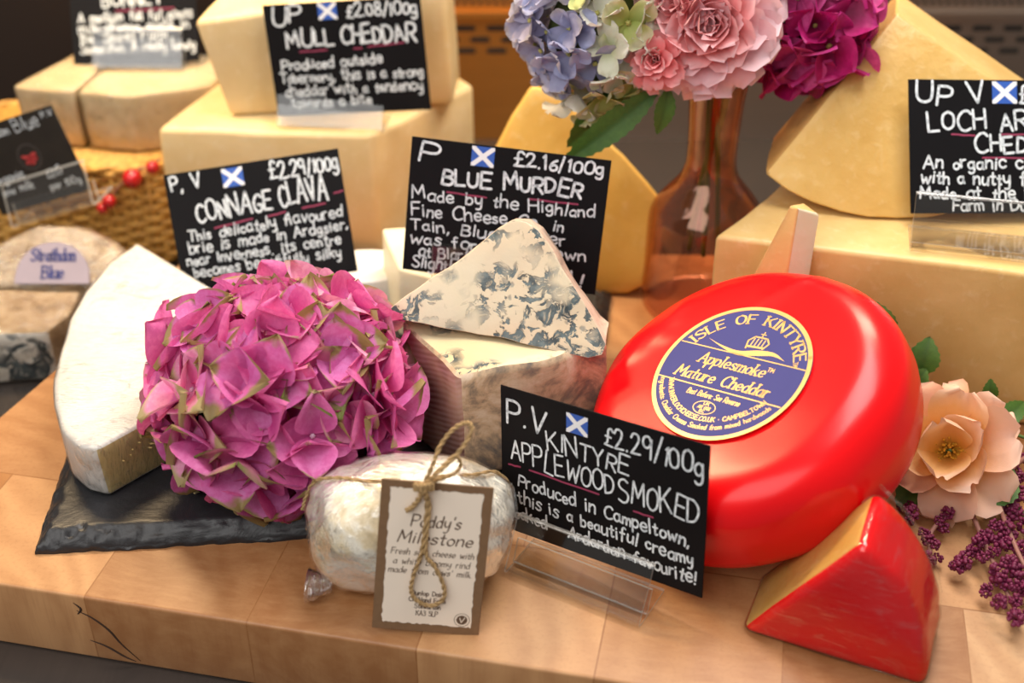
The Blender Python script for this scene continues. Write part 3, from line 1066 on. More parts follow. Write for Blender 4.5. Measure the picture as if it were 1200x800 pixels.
# --- whole red waxed wheel leaning to the left against the big block
def wheel():
    n = Vector((-.43, -.14, .89)).normalized()
    hth, rad, rd = 3.65, 9.72, 2.55
    fc = Pz(857, 437, 10.05)
    c = fc - n * hth
    low = c.z - ((hth - rd) * n.z + (rad - rd) * math.sqrt(1 - n.z ** 2) + rd)
    fc = c + n * hth
    # frame on the face: 'up' of the label runs towards the upper right of the picture
    a_up = Vector((0.30, .95, 0))
    a_up = (a_up - n * a_up.dot(n)).normalized()
    a_rt = a_up.cross(n).normalized()
    rot = Matrix((a_rt, a_up, n)).transposed()
    t = thing('waxed_cheese_wheel', 'whole red waxed cheese wheel with a round blue and gold label', 'cheese', c)
    t.rotation_euler = rot.to_euler()
    prof = [(0.001, hth + .05)]
    for k in range(1, 12):
        r_ = (rad - rd) * k / 11
        prof.append((r_, hth + .05 - .12 * (r_ / (rad - rd)) ** 2))
    for k in range(1, 13):
        q = PI / 2 * k / 12
        prof.append((rad - rd + rd * math.sin(q) ** .95, hth - rd - .07 + rd * math.cos(q)))
    prof += [(rad + .10, .4), (rad + .12, 0), (rad + .06, -.6)]
    for k in range(1, 13):
        q = PI / 2 * (1 - k / 12)
        prof.append((rad - rd + rd * math.sin(q), -hth + rd - rd * math.cos(q)))
    prof.append((0.001, -hth))
    mb = MB().lathe(prof, 128)
    for i, v in enumerate(mb.v):
        q = v * .22
        mb.v[i] = v + Vector((noise.noise(q), noise.noise(q + Vector((5, 0, 0))), .5 * noise.noise(q + Vector((0, 5, 0))))) * .16
        # folded ridges of wax across the top, as in the photograph
        for (ax, ay, bx, by) in ((1.5, 5.6, 4.9, 7.6), (-5.3, 4.2, -3.6, 7.2), (-8.2, 1.8, -5.0, 4.6)):
            A, B = Vector((ax, ay)), Vector((bx, by))
            p = Vector((v.x, v.y))
            f = max(0, min(1, (p - A).dot(B - A) / (B - A).length_squared))
            dd = (p - A - (B - A) * f).length
            if v.z > 0:
                mb.v[i] = mb.v[i] + Vector((0, 0, .10 * math.exp(-(dd / .35) ** 2)))
    mb.build('wax', M['red_wax'], t, sharp=0)
    # label: disc, gold ring, gold lettering
    zl = hth + .17
    LR = 4.85

    def disc(r, z, n_=96):
        return [Vector((r * math.cos(2 * PI * k / n_), r * math.sin(2 * PI * k / n_), z)) for k in range(n_)]
    lb = MB()
    d0, d1 = disc(LR, zl), disc(LR, zl - .12)
    lb.add(d0 + d1, [tuple(range(96))] + [(k, 96 + k, 96 + (k + 1) % 96, (k + 1) % 96) for k in range(96)])
    lab = lb.build('label', M['label_blue'], t, smooth=False)
    tag(lab, 'round blue paper label with gold lettering', None)
    g = MB()
    z1 = zl + .012

    def to3(x, y):
        return Vector((x, y, z1))
    pen(g, [(4.72 * math.cos(2 * PI * k / 96), 4.98 * math.sin(2 * PI * k / 96)) for k in range(97)], .26, to3, True)
    g.build('gold_ring', M['gold'], lab, smooth=False)
    tl = Matrix.Rotation(R(LABEL_TURN), 2) * .95

    def tp(x, y):
        q = tl @ Vector((x, y))
        return Vector((q.x, q.y, z1))

    def arcmap(r0, a0, inward=False):
        # text runs along the circle r0, x measured along the arc from angle a0 (degrees); inward text reads from the bottom
        def f(x, y):
            if inward:
                a = R(a0) + x / r0
                rr = r0 - y
            else:
                a = R(a0) - x / r0
                rr = r0 + y
            return tp(rr * math.cos(a), rr * math.sin(a))
        return f
    g = MB()
    ch = lambda x0, y: math.sqrt(max(0, 4.85 ** 2 - y * y))
    for yy in (1.35, -1.6):
        e = ch(0, yy)
        pen(g, [(-e, yy), (e, yy)], .085, tp, True)
    g.build('rule', M['gold'], lab, smooth=False)
    g = MB()
    nib = (R(20), .42)
    write(g, 'ISLE OF KINTYRE', 0, 0, R(132) * 3.95, .74, .15, arcmap(3.95, 158), 1, 0, nib=nib, serif=True, gap=2.2)
    write(g, 'Applesmoke', -2.6, .12, 2.25, .82, .135, tp, 1, 0, nib=nib, serif=True, slant=.12)
    write(g, 'TM', 2.3, .62, 2.75, .3, .06, tp, 1, 0)
    write(g, 'Mature Cheddar', -3.55, -1.22, 3.35, .82, .135, tp, 1, 0, nib=nib, serif=True, slant=.12)
    write(g, 'Best Before: See Reverse', -1.85, -2.3, 2.05, .40, .06, tp, 1, 0, slant=.1)
    write(g, 'WWW.INVERLOCHCHEESE.CO.UK · CAMPBELTOWN', 0, 0, R(131) * 4.02, .32, .06, arcmap(3.98, 204.5, True), 1, 0, serif=True)
    write(g, 'Ingredients: Cheddar Cheese Smoked from mixed hardwoods', 0, 0, R(136) * 4.5, .34, .05, arcmap(4.58, 202, True), 1, 0)
    write(g, 'TM', 0, 0, .36, .28, .05, arcmap(3.95, 25.2), 1, 0)
    g.build('lettering', M['gold'], lab, smooth=False)
    g = MB()
    pen(g, [(.0 + .78 * math.cos(2 * PI * k / 40), -3.02 + .48 * math.sin(2 * PI * k / 40)) for k in range(41)], .05, tp, True)
    write(g, 'UK', -.2, -2.82, .2, .2, .05, tp, 1, 0)
    write(g, 'AR 002', -.45, -3.13, .45, .22, .05, tp, 1, 0)
    write(g, 'EC', -.17, -3.38, .17, .18, .05, tp, 1, 0)
    g.build('oval_mark', M['gold'], lab, smooth=False)
    # emblem: a crowned hull on a long swoosh
    g = MB()
    top = catmull([(-3.0, 2.05), (-1.8, 1.75), (-.4, 1.62), (.9, 1.98), (2.0, 2.05), (3.0, 1.62)], 8)
    bot = catmull([(-3.0, 2.05), (-1.8, 1.62), (-.4, 1.28), (.9, 1.52), (2.0, 1.78), (3.0, 1.62)], 8)
    m = len(top)
    g.add([tp(p.x, p.y) for p in top] + [tp(p.x, p.y) for p in bot], [(m + k, m + k + 1, k + 1, k) for k in range(m - 1)])
    pen(g, [(-.1, 1.95), (-.25, 2.55), (.05, 2.95), (.95, 2.95), (1.25, 2.6), (1.05, 2.1)], .11, tp, False)
    pen(g, [(-.1, 2.12), (1.05, 2.2)], .16, tp, False)
    for x in (.1, .36, .62, .88):
        pen(g, [(x, 2.25), (x, 2.8)], .09, tp, False)
    pen(g, [(.5, 2.95), (.5, 3.4)], .09, tp, False)
    pen(g, [(.34, 3.22), (.66, 3.22)], .08, tp, False)
    g.build('emblem', M['gold'], lab, smooth=False)
    return c, n


LABEL_TURN = -28.0
M['label_blue'] = plain('label_blue', (.045, .047, .19), .5, .2, var=.05)
M['gold'] = plain('gold_print', (.80, .52, .20), .32, .5, metal=.45, var=.1, scale=200)
wheel()

# --- wedge of the same red cheese, film-wrapped, standing on a cut face in front of the wheel
def red_wedge():
    A = Pz(866, 741, .05)
    f = (Pz(1083, 806, .05) - A)
    Rr = f.length
    d = f.normalized()
    e = Vector((-d.y, d.x, 0)) if d.x > 0 else Vector((d.y, -d.x, 0))
    T = 4.85
    phi = R(57)

    def sec(y_off, inset=0.0):
        pts = [A + e * y_off + d * .02]
        for k in range(9):
            q = phi * k / 8
            r_ = Rr - inset
            pts.append(A + e * y_off + d * (r_ * math.cos(q)) + Vector((0, 0, r_ * math.sin(q))))
        return pts
    a, b = sec(0), sec(T)
    o = flat(A + d * 5 + e * 2.5, 0)
    bm = bm_prism(b, a, .55, 4, 3, .10, .4, 21)
    for v in bm.verts:
        v.co.z = max(v.co.z, .04)
    bm.normal_update()
    nc = (Vector((0, 0, 1)) * math.cos(phi) - d * math.sin(phi))
    t = cheese_root('red_cheese_wedge', 'red waxed cheese wedge wrapped in cling film at the front right', 'cheese', o)
    cf, wx = split(bm, lambda f: f.normal.dot(nc) > .9)
    bm_obj('cut_face', cf, M['golden'], t, o)
    bm_obj('wax', wx, M['red_wax'], t, o)
    s = shell(bm, .07)
    for v in s.verts:
        q = v.co * .8
        v.co += v.normal * .10 * max(0, noise.noise(q * 1.5) + .1)
        v.co.z = max(v.co.z, .02)
    bm_obj('cling_film', s, M['film_red'], t, o)
    # loose gathered flap of film along the right edge
    mb = MB()
    tp_ = [A + e * (T + .05) + d * (Rr + .05) * math.cos(q) + Vector((0, 0, (Rr + .05) * math.sin(q))) for q in [phi * k / 24 for k in range(25)]]
    V, F = [], []
    for i, p in enumerate(tp_):
        w_ = .25 + .25 * (noise.noise(p * 2) + .5)
        for k in range(4):
            V.append(p + e * w_ * k / 3 + Vector((0, 0, 1)) * .12 * noise.noise(p * 3 + Vector((k, 0, 0))))
    for i in range(24):
        for k in range(3):
            F.append((i * 4 + k, i * 4 + k + 1, i * 4 + 5 + k, i * 4 + 4 + k))
    mb.add([Vector((v.x, v.y, max(v.z, .04))) for v in V], F).build('film_flap', M['film'], t, o=o)


red_wedge()

# --- small round film-wrapped soft cheese tied with twine
def paddy():
    c = Vector((-5.75, 55.2, 3.9))
    t = thing('wrapped_soft_cheese', 'small round white cheese in cling film tied with twine, front centre', 'cheese', (c.x, c.y, 0))
    o = (c.x, c.y, 0)
    rx, ry, rz = 5.7, 3.55, 3.95

    def surf(th, ph, k=1.0):
        ct, st, cp, sp = math.cos(th), math.sin(th), math.cos(ph), math.sin(ph)
        pw_ = lambda v, e_: math.copysign(abs(v) ** e_, v)
        p = Vector((rx * pw_(ct, .72) * 1.0, ry * pw_(st, .85) * pw_(cp, .85), rz * pw_(st, .85) * pw_(sp, .85)))
        dn = noise.noise(p * .35) * .28 + noise.noise(p * .9) * .10
        p = p * (1 + dn * .42) * k
        q = c + p
        q.z = max(q.z, .06)
        return q
    NU, NV = 40, 72

    def body(k):
        V, F = [], []
        for i in range(NU + 1):
            for j in range(NV):
                V.append(surf(PI * i / NU, 2 * PI * j / NV, k))
        for i in range(NU):
            for j in range(NV):
                F.append((i * NV + j, i * NV + (j + 1) % NV, (i + 1) * NV + (j + 1) % NV, (i + 1) * NV + j))
        return MB().add(V, F)
    body(1.0).build('rind', M['paddy_rind'], t, o=o, sharp=0)
    fb = body(1.018)
    for i, v in enumerate(fb.v):
        fb.v[i] = v + (v - c).normalized() * .30 * max(0, .32 - abs(noise.noise(v * .9 + Vector((3, 0, 0)))))
        fb.v[i].z = max(fb.v[i].z, .03)
    fb.build('cling_film', M['film_lump'], t, o=o, sharp=30)
    # a twist of film sticking out at the lower left
    tw = MB()
    V, F = [], []
    for i in range(8):
        for k in range(14):
            a = 2 * PI * k / 14
            r_ = .35 + .07 * i + .12 * noise.noise(Vector((i * .7, math.cos(a) * 2, math.sin(a) * 2)))
            V.append(Vector((c.x - 4.5 - i * .2, c.y - 1.7 + r_ * 1.5 * math.cos(a), .75 + r_ * math.sin(a) * .8)))
    for i in range(7):
        for k in range(14):
            F.append((i * 14 + k, i * 14 + (k + 1) % 14, (i + 1) * 14 + (k + 1) % 14, (i + 1) * 14 + k))
    tw.add(V, F).build('film_twist', M['film_end'], t, o=o)
    # twine: a band round the cheese and a bow with long loops over the tag
    knot = hit(497, 566, TAG_P0, (0, -math.cos(R(9)), math.sin(R(9)))) + Vector((0, -.25, .1))
    tn = MB()

    def strand(pts, r_=.11, k=8, two=True):
        cv = catmull(pts, k)
        for ph in ((0, PI) if two else (0,)):
            q = []
            for i, p in enumerate(cv):
                tt = (cv[min(i + 1, len(cv) - 1)] - cv[max(i - 1, 0)]).normalized()
                s = tt.orthogonal().normalized()
                u = tt.cross(s)
                s2 = tt.cross(Vector((.3, .5, .8))).normalized()
                u = tt.cross(s2)
                q.append(p + (s2 * math.cos(i * 1.0 + ph) + u * math.sin(i * 1.0 + ph)) * r_ * .55)
            tn.tube(q, r_ * .62, 5)
    # around the body along the long side (girth in x) and from front to back
    band = [surf(PI * k / 40, PI / 2 + .42, 1.035) for k in range(3, 21)]
    strand([surf(R(180 - 8), R(75), 1.04), surf(R(160), R(80), 1.04), surf(R(140), R(88), 1.04), surf(R(120), R(96), 1.04), surf(R(104), R(104), 1.04), knot + Vector((-.3, .3, -.1)), knot], .10)
    strand([knot, surf(R(78), R(100), 1.04) , surf(R(60), R(92), 1.04), surf(R(40), R(60), 1.04), surf(R(25), R(15), 1.05), surf(R(28), R(-35), 1.05), surf(R(40), R(-62), 1.03)], .10)
    h = lambda a, b, dy=0.0: hit(a, b, (0, knot.y - .5 + dy, knot.z), (0, -1, .25))
    # upper loop
    strand([knot, h(507, 545, .6), h(516, 522, .9), h(530, 504, 1.0), h(546, 495, 1.0), h(553, 502, .9), h(545, 520, .7), h(528, 540, .5), h(510, 556, .3), knot], .12)
    strand([knot, h(520, 560, 1.0), h(535, 553, 1.4), h(540, 543, 1.5), h(533, 534, 1.4), h(520, 545, 1.0), knot], .10)
    # knot
    for k in range(4):
        strand([knot + Vector((-.5, -.25, .12 * k - .1)), knot + Vector((0, -.42, .1 * k)), knot + Vector((.5, -.2, .12 * k - .15))], .12)
    # lower loop hanging over the tag, and a loose end
    TN = Vector((0, -math.cos(R(9)), math.sin(R(9))))
    TP = TAG_P0 + TN * .28
    g = lambda a, b: hit(a, b, TP, TN)
    strand([knot + Vector((0, -.45, 0)), g(500, 590), g(497, 625), g(493, 650), g(484, 676), g(482, 694), g(492, 706), g(508, 709), g(520, 700), g(519, 684), g(508, 662), g(499, 650), g(500, 622), g(503, 594), knot + Vector((.1, -.45, 0))], .12)
    strand([knot + Vector((-.1, -.4, 0)), g(492, 582), g(483, 594), g(476, 598)], .14)
    tn.build('twine', M['twine'], t, o=o)
    return knot


TAG_P0 = Pz(500, 741, .12)
M['paddy_rind'] = mottled_mat('ivory_rind', [(.34, (.36, .28, .15)), (.42, (.70, .58, .38)), (.48, (.84, .79, .68)), (.7, (.87, .84, .77))], 16, .5, .25, .5)
M['film_end'] = film_mat('bunched_film', (40, 8, 8), (0, 0, 0), .5, .2, .12)
paddy()


def tag_card():
    n = Vector((0.0, -math.cos(R(9)), math.sin(R(9)))).normalized()
    q = [hit(a, b, TAG_P0, n) for a, b in ((432, 734), (564.5, 745), (557, 570), (433, 560))]
    ux = ((q[1] - q[0]) + (q[2] - q[3])).normalized()
    uz = ux.cross(-n).normalized()
    uz = n.cross(ux).normalized()
    W = ((q[1] - q[0]).length + (q[2] - q[3]).length) / 2
    H = ((q[3] - q[0]).length + (q[2] - q[1]).length) / 2
    base = (q[0] + q[1]) / 2
    Mx = Matrix((ux, -n, uz)).transposed()
    t = thing('paper_tag', 'brown-bordered cream paper tag tied to the small white cheese', 'tag', base)
    t.rotation_euler = Mx.to_euler()
    bm_obj('card', bm_prism([(-W / 2, -.05, 0), (W / 2, -.05, 0), (W / 2, .05, 0), (-W / 2, .05, 0)], [(-W / 2, -.05, H), (W / 2, -.05, H), (W / 2, .05, H), (-W / 2, .05, H)], .02, 1), M['kraft'], t)
    # cream panel with a torn edge
    mx, mz0, mz1 = W / 2 - .50, .52, H - .42
    ring = []
    rnd = random.Random(2)
    N = 40
    for k in range(N):
        ring.append((-mx + 2 * mx * k / N, mz0))
    for k in range(N):
        ring.append((mx, mz0 + (mz1 - mz0) * k / N))
    for k in range(N):
        ring.append((mx - 2 * mx * k / N, mz1))
    for k in range(N):
        ring.append((-mx, mz1 - (mz1 - mz0) * k / N))
    ring = [(a + rnd.uniform(-.045, .045), b + rnd.uniform(-.045, .045)) for a, b in ring]
    pb = MB().add([Vector((a, -.064, b)) for a, b in ring], [tuple(range(len(ring)))])
    pn = pb.build('panel', M['tag_cream'], t, smooth=False)
    to3 = lambda a, b: Vector((a, -.072, b))
    g = MB()
    X = lambda f: (f - .5) * W
    Z = lambda f: (1 - f) * H
    nib = (R(40), .35)
    L = [("Paddy's", .29, .73, .285, .075, .11, nib, .2), ('Milestone', .18, .85, .395, .075, .11, nib, .2), ('Fresh soft cheese with', .13, .88, .475, .040, .062, nib, .18),
         ('a white bloomy rind', .155, .85, .54, .040, .062, nib, .18), ("made from cows' milk.", .115, .885, .60, .040, .062, nib, .18),
         ('Dunlop Dairy', .345, .66, .745, .030, .05, None, 0), ('Clerkland Farm', .325, .66, .79, .030, .05, None, 0), ('Stewarton', .38, .62, .835, .030, .05, None, 0), ('KA3 5LP', .40, .60, .885, .034, .045, None, 0)]
    for i, (s, x0, x1, v, cap, wd, nb, sl) in enumerate(L):
        write(g, s, X(x0), Z(v), X(x1), cap * H, wd, to3, i, .25, slant=sl, nib=nb)
    g.build('lettering', M['tag_ink'], pn, smooth=False)
    g = MB()
    cx, cz = X(.83), Z(.895)
    pen(g, [(cx + .42 * math.cos(2 * PI * k / 32), cz + .42 * math.sin(2 * PI * k / 32)) for k in range(33)], .03, to3, True)
    g.add([to3(cx + .30 * math.cos(2 * PI * k / 32), cz + .30 * math.sin(2 * PI * k / 32)) for k in range(32)], [tuple(range(32))])
    bd = g.build('badge', M['tag_ink'], pn, smooth=False)
    g = MB()
    pen(g, [(cx - .12, cz + .12), (cx - .02, cz - .16), (cx + .16, cz + .18)], .05, lambda a, b: Vector((a, -.08, b)), False)
    g.build('badge_letter', M['tag_cream'], bd, smooth=False)


M['kraft'] = plain('brown_card_border', (.21, .115, .055), .7, var=.15, scale=300)
M['tag_cream'] = plain('cream_paper', (.90, .77, .64), .75, var=.03)
M['tag_ink'] = plain('brown_ink', (.13, .075, .045), .7)
tag_card()

# --- hard cheeses behind -------------------------------------------------------------
def block(name, label, bottom, top, mat, bevel=.45, amp=.14, cuts=3, seed=1, film=None, parts=None, group=None):
    bot3, top3 = [Vector(p) for p in bottom], [Vector(p) for p in top]
    cen = sum(bot3, Vector()) / len(bot3)
    o = flat(cen, min(p.z for p in bot3))
    bm = bm_prism(bot3, top3, bevel, 3, cuts, amp, .3, seed)
    t = cheese_root(name, label, 'cheese', o, group)
    if parts:
        bm.normal_update()
        rest = bm
        for pn, pick, pm in parts:
            a, rest = split(rest, pick)
            bm_obj(pn, a, pm, t, o)
        bm_obj('paste', rest, mat, t, o)
    else:
        bm_obj('paste', bm, mat, t, o)
    if film:
        bm_obj('cling_film', shell(bm, .06), film, t, o)
    return t


def up(pts, z0, z1, tap=0.0):
    c = sum((Vector((p[0], p[1], 0)) for p in pts), Vector()) / len(pts)
    return [(p[0] + (p[0] - c.x) * tap, p[1] + (p[1] - c.y) * tap, z0) for p in pts], [(p[0], p[1], z1) for p in pts]


BR = (13.5, 75.4)
b, tt = up([BR, (32.6, 70.2), (46, 66.6), (50, 84), (22, 87.5), (17.9, 81)], .02, 11.5)
block('cheddar_block', 'long pale cheddar block under the tilted golden wedge at right', b, tt, M['cheddar'], .35, .10, 5, 31, None)


def quarter():
    # quarter wheel standing on its rim, face towards the camera, leaning back
    ln = R(36)
    n = Vector((-.06, -math.cos(ln), math.sin(ln))).normalized()
    p0 = Pz(1085, 263, 11.62) + Vector((0, 1.0, 0))
    ap = hit(1049, 24, p0, n)
    l = hit(893, 212, p0, n)
    r_ = hit(1215, 138, p0, n)
    rad = (l - ap).length
    dl = (l - ap).normalized()
    t2 = n.cross(dl).normalized()
    if t2.x < 0:
        t2 = -t2
    ang = dl.angle((r_ - ap).normalized())
    front = [ap]
    for k in range(13):
        q = ang * k / 12
        front.append(ap + (dl * math.cos(q) + t2 * math.sin(q)) * rad)
    low = min(p.z for p in front)
    front = [p + Vector((0, 0, 11.56 - low)) for p in front]
    back = [p + Vector((1.6, 6.0, -.5 * max(0, min(1, (p.z - 13) / 4)))) for p in front]
    cen = sum(front, Vector()) / len(front)
    o = Vector((cen.x, cen.y, 11.5))
    bm = bm_prism(back, front, .3, 3, 3, .10, .3, 44)
    bm.normal_update()
    t = cheese_root('golden_cheese_wedge', 'golden cheddar quarter standing tilted on the long pale block', 'cheese', o)
    cutl = (dl.cross(n)).normalized()
    if cutl.x > 0:
        cutl = -cutl
    a, rest = split(bm, lambda f: f.normal.x < -.35 and f.normal.z > .2)
    c2, rest = split(rest, lambda f: f.normal.z > .72 and f.normal.x > .1)
    bm_obj('rind', a, M['golden_rind'], t, o)
    bm_obj('cut_side', c2, M['golden_side'], t, o)
    bm_obj('paste', rest, M['golden'], t, o)


M['golden_side'] = cheese_mat('golden_cut_side', (.60, .36, .12), (.70, .46, .18), (.8, .6, .3), rough=.4)
quarter()


def chunk():
    # narrow broken piece standing in front of the long block, behind the wheel
    y0 = 73.2
    P = lambda a, b, y: Py(a, b, y)
    apex = P(931, 243, y0)
    q = [P(868, 320, y0 - .3), P(921, 322, y0 - 1.6), P(949, 322, y0 - .6)]
    pk = [P(925, 241, y0), P(934, 243, y0 - 1.0), P(961, 252, y0 - .2)]
    k = 0
    bot = []
    for a, c in zip(q, pk):
        d = (a - c)
        s = (c.z - .05) / (c.z - a.z)
        e = c + d * s
        bot.append(Vector((c.x + (a.x - c.x) * min(s, 2.0), a.y, .05)))
    bot.append(bot[1] + Vector((.5, 2.4, 0)) if False else Vector(((bot[0].x + bot[2].x) / 2, y0 + .4, .05)))
    pk.append(Vector(((pk[0].x + pk[2].x) / 2, y0 + .5, pk[0].z)))
    return bot, pk


bt, tp_ = chunk()
block('cheese_piece', 'narrow pointed piece of pale cheddar between red wheel and long block', bt, tp_, M['cheddar_tan'], .15, .08, 2, 47,
      parts=[('cut_face', lambda f: f.normal.x > .3 and f.normal.y < 0, M['cream'])])

# yellow wedge behind the vase
def yellow():
    ln, yw = R(16), R(14)
    n = Vector((-math.sin(yw) * math.cos(ln) * -1 * -1, -math.cos(yw) * math.cos(ln), math.sin(ln))).normalized()
    p0 = Pz(688, 357, .1) + Vector((0, 2.0, 0))
    px = [(560, 345), (566, 260), (576, 182), (598, 135), (622, 99), (648, 106), (676, 130), (730, 182), (772, 230), (766, 285), (757, 333), (735, 345), (690, 357), (620, 352)]
    fr = [hit(a, b, p0, n) for a, b in px]
    fr = [Vector((p.x, p.y, max(p.z, .06))) for p in fr]
    bk = [Vector((p.x + .4, p.y + 4.5, max(.06, p.z - 2.4))) for p in fr]
    return bk, fr


bk, fr = yellow()
block('golden_cheese_slab', 'deep yellow cheddar wedge behind the sign and left of the vase', bk, fr, M['gold_dark'], .35, .12, 3, 51)

# ivory cheddar: big block on the counter, smaller block upright on it
b, tt = up([(-28.9, 96.6), (-11.2, 94.9), (-3.3, 105.8), (-6, 110), (-24.0, 111.5)], -4.95, 10.0, .0)
block('ivory_cheddar_block', 'large ivory cheddar block at the back under the upright block', b, tt, M['mull'], .5, .16, 3, 61)
b = [(-23.3, 98.6, 10.05), (-14, 99.9, 10.05), (-5.0, 101.2, 10.05), (-4.6, 107, 10.05), (-21.5, 106, 10.05)]
tt = [(-25.2, 98.4, 18.2), (-15, 99.8, 19.2), (-5.4, 101.2, 20.2), (-4.9, 107, 20.2), (-22.8, 106, 19.6)]
block('ivory_cheddar_upright_block', 'upright ivory cheddar block on the larger block at the back left', b, tt, M['mull'], .45, .14, 3, 62)

# cream wedge carrying a sign, and a white soft cheese beside it
tp0 = [Pz(447, 267, 7.0), Pz(466, 314, 7.0)]
q0, q1 = tp0
pts = [(q0.x, q0.y), (q1.x, q1.y), (1.0, 73.6), (4.6, 75.5), (4.4, 80), (-2, 86)]
b, tt = up(pts, 1.28, 7.0, .02)
block('cream_cheese_wedge', 'cream-coloured cheese wedge under the sign behind the blue cheeses', b, tt, M['cream'], .25, .10, 3, 71)
wt = [Vector((-11.2 + 3.1 * math.cos(2 * PI * k / 28), 85.2 + 2.6 * math.sin(2 * PI * k / 28), 0)) for k in range(28)]
b, tt = [(p.x, p.y, .02) for p in wt], [(p.x, p.y, 3.6) for p in wt]
block('small_white_cheese', 'small round white cheese behind the pink hydrangea head', b, tt, M['white_rind'], .5, .06, 2, 72)

# far left: two pale cheeses on the wicker basket
zt, zb = 10.0, 4.65
L1 = [Pz(14, 100, zt), Pz(86, 107, zt), Pz(92, 88, zt)]
c1 = [(L1[0].x, L1[0].y), (L1[1].x, L1[1].y), (-36.3, 113), (-40.3, 113.5)]
b, tt = up(c1, zb, zt, -.04)
block('pale_cheese_piece', 'pale ivory cheese piece at the far left end on the basket', b, tt, M['goat'], .3, .14, 3, 81, M['film_soft'])
L2 = [Pz(89, 107, zt), Pz(152, 108, zt), Pz(247, 100, zt)]
c2 = [(L2[0].x + .1, L2[0].y), (L2[1].x, L2[1].y - .6), (L2[2].x, L2[2].y), (-25.2, 113), (-35.9, 113.5)]
b, tt = up(c2, zb, zt, -.03)
block('pale_cheese_block', 'pale ivory cheese block on the basket beside the ivory cheddar', b, tt, M['goat'], .3, .14, 3, 82, M['film_soft'])

# left: film-wrapped blue cheese with a paper label behind a cut piece of blue cheese
M['brown_rind'] = mottled_mat('brown_grey_rind', [(.32, (.15, .10, .06)), (.45, (.36, .24, .13)), (.58, (.55, .42, .28)), (.72, (.66, .58, .46))], 36, .5, .5, .8)
M['blue_cut'] = blue_mat('blue_cut_face', (.80, .76, .68), (.76, .70, .60), .47, 34)
pf = [Pz(-30, 452, -4.95), Pz(69, 447, -4.95)]
b, tt = up([(pf[0].x, pf[0].y), (pf[1].x, pf[1].y), (-34.4, 84.5), (-34.4, 87.9), (-46, 88.4)], -4.95, -.3, 0)
block('blue_cheese_piece', 'cut blue cheese piece with brown rind standing on the counter at left', b, tt, M['brown_rind'], .3, .18, 3, 91, M['film_soft'],
      parts=[('cut_face', lambda f: f.normal.y < -.75, M['blue_cut'])])


def labelled():
    # half wheel lying tipped back; the label sits on the slope that faces the camera
    c = Vector((-37.0, 88.9, -.4))
    t = thing('wrapped_blue_cheese', 'film-wrapped brown-rinded cheese with a paper label in front of the basket', 'cheese', c)
    # a thick half wheel: upright below, sloping back above, the label on the slope
    N = 48
    V, F = [], []
    rows = [(0.0, .0), (.6, .0), (.92, .12), (1.0, .7), (1.0, 4.4), (.9, 5.2), (0.0, 5.3)]
    M4 = Matrix.Rotation(R(-45), 4, 'X')
    for s_, dpt in rows:
        for k in range(N):
            a = 2 * PI * k / N
            x, z = 6.6 * s_ * math.cos(a), 5.6 * s_ * math.sin(a)
            if z > 0:
                p = M4 @ Vector((x, dpt, z * .95))
            else:
                p = Vector((x * (1 - .06 * z / -5), dpt * .707 + .0, z * .9 - dpt * .707))
            p += Vector((noise.noise(p * .5), noise.noise(p * .5 + Vector((5, 0, 0))), noise.noise(p * .5 + Vector((0, 5, 0))))) * .2
            V.append(Vector((p.x, max(p.y, 0.02), max(p.z, -4.88))))
    for i in range(len(rows) - 1):
        for k in range(N):
            F.append((i * N + k, i * N + (k + 1) % N, (i + 1) * N + (k + 1) % N, (i + 1) * N + k))
    mb = MB().add(V, F)
    mb.build('rind', M['brown_rind'], t, sharp=50)
    fb = MB().add([v + (v - Vector((0, 2.5, 2))).normalized() * .12 for v in V], F)
    fb.build('cling_film', M['film'], t, sharp=40)
    return t, M4


lt, M4 = labelled()
M['lilac_paper'] = plain('lilac_grey_paper', (.30, .25, .30), .5, var=.08)
M['navy_ink'] = plain('navy_ink', (.03, .035, .16), .6)
lb = MB()
ring = []
for k in range(25):
    a = PI * k / 24
    ring.append((3.0 * math.cos(a), .1 + 3.5 * math.sin(a) ** .8))
Q = lambda a, b, d=.42: M4 @ Vector((a, -d + .1, b))
lo = MB().add([Q(a, b) for a, b in ring] + [Q(a, b, .2) for a, b in ring], [tuple(range(25))] + [(k, 25 + k, 26 + k, k + 1) for k in range(24)]).build('label', M['lilac_paper'], lt, smooth=False)
tag(lo, 'lilac grey paper label with navy lettering', None)
g = MB()
write(g, 'Strathdon', -1.75, 2.0, 1.75, 1.0, .2, lambda a, b: Q(a, b, .45), 1, 0, nib=(.5, .4), serif=True)
write(g, 'Blue', -.8, .55, .9, 1.0, .2, lambda a, b: Q(a, b, .45), 1, 0, nib=(.5, .4), serif=True)
g.build('lettering', M['navy_ink'], lo, smooth=False)

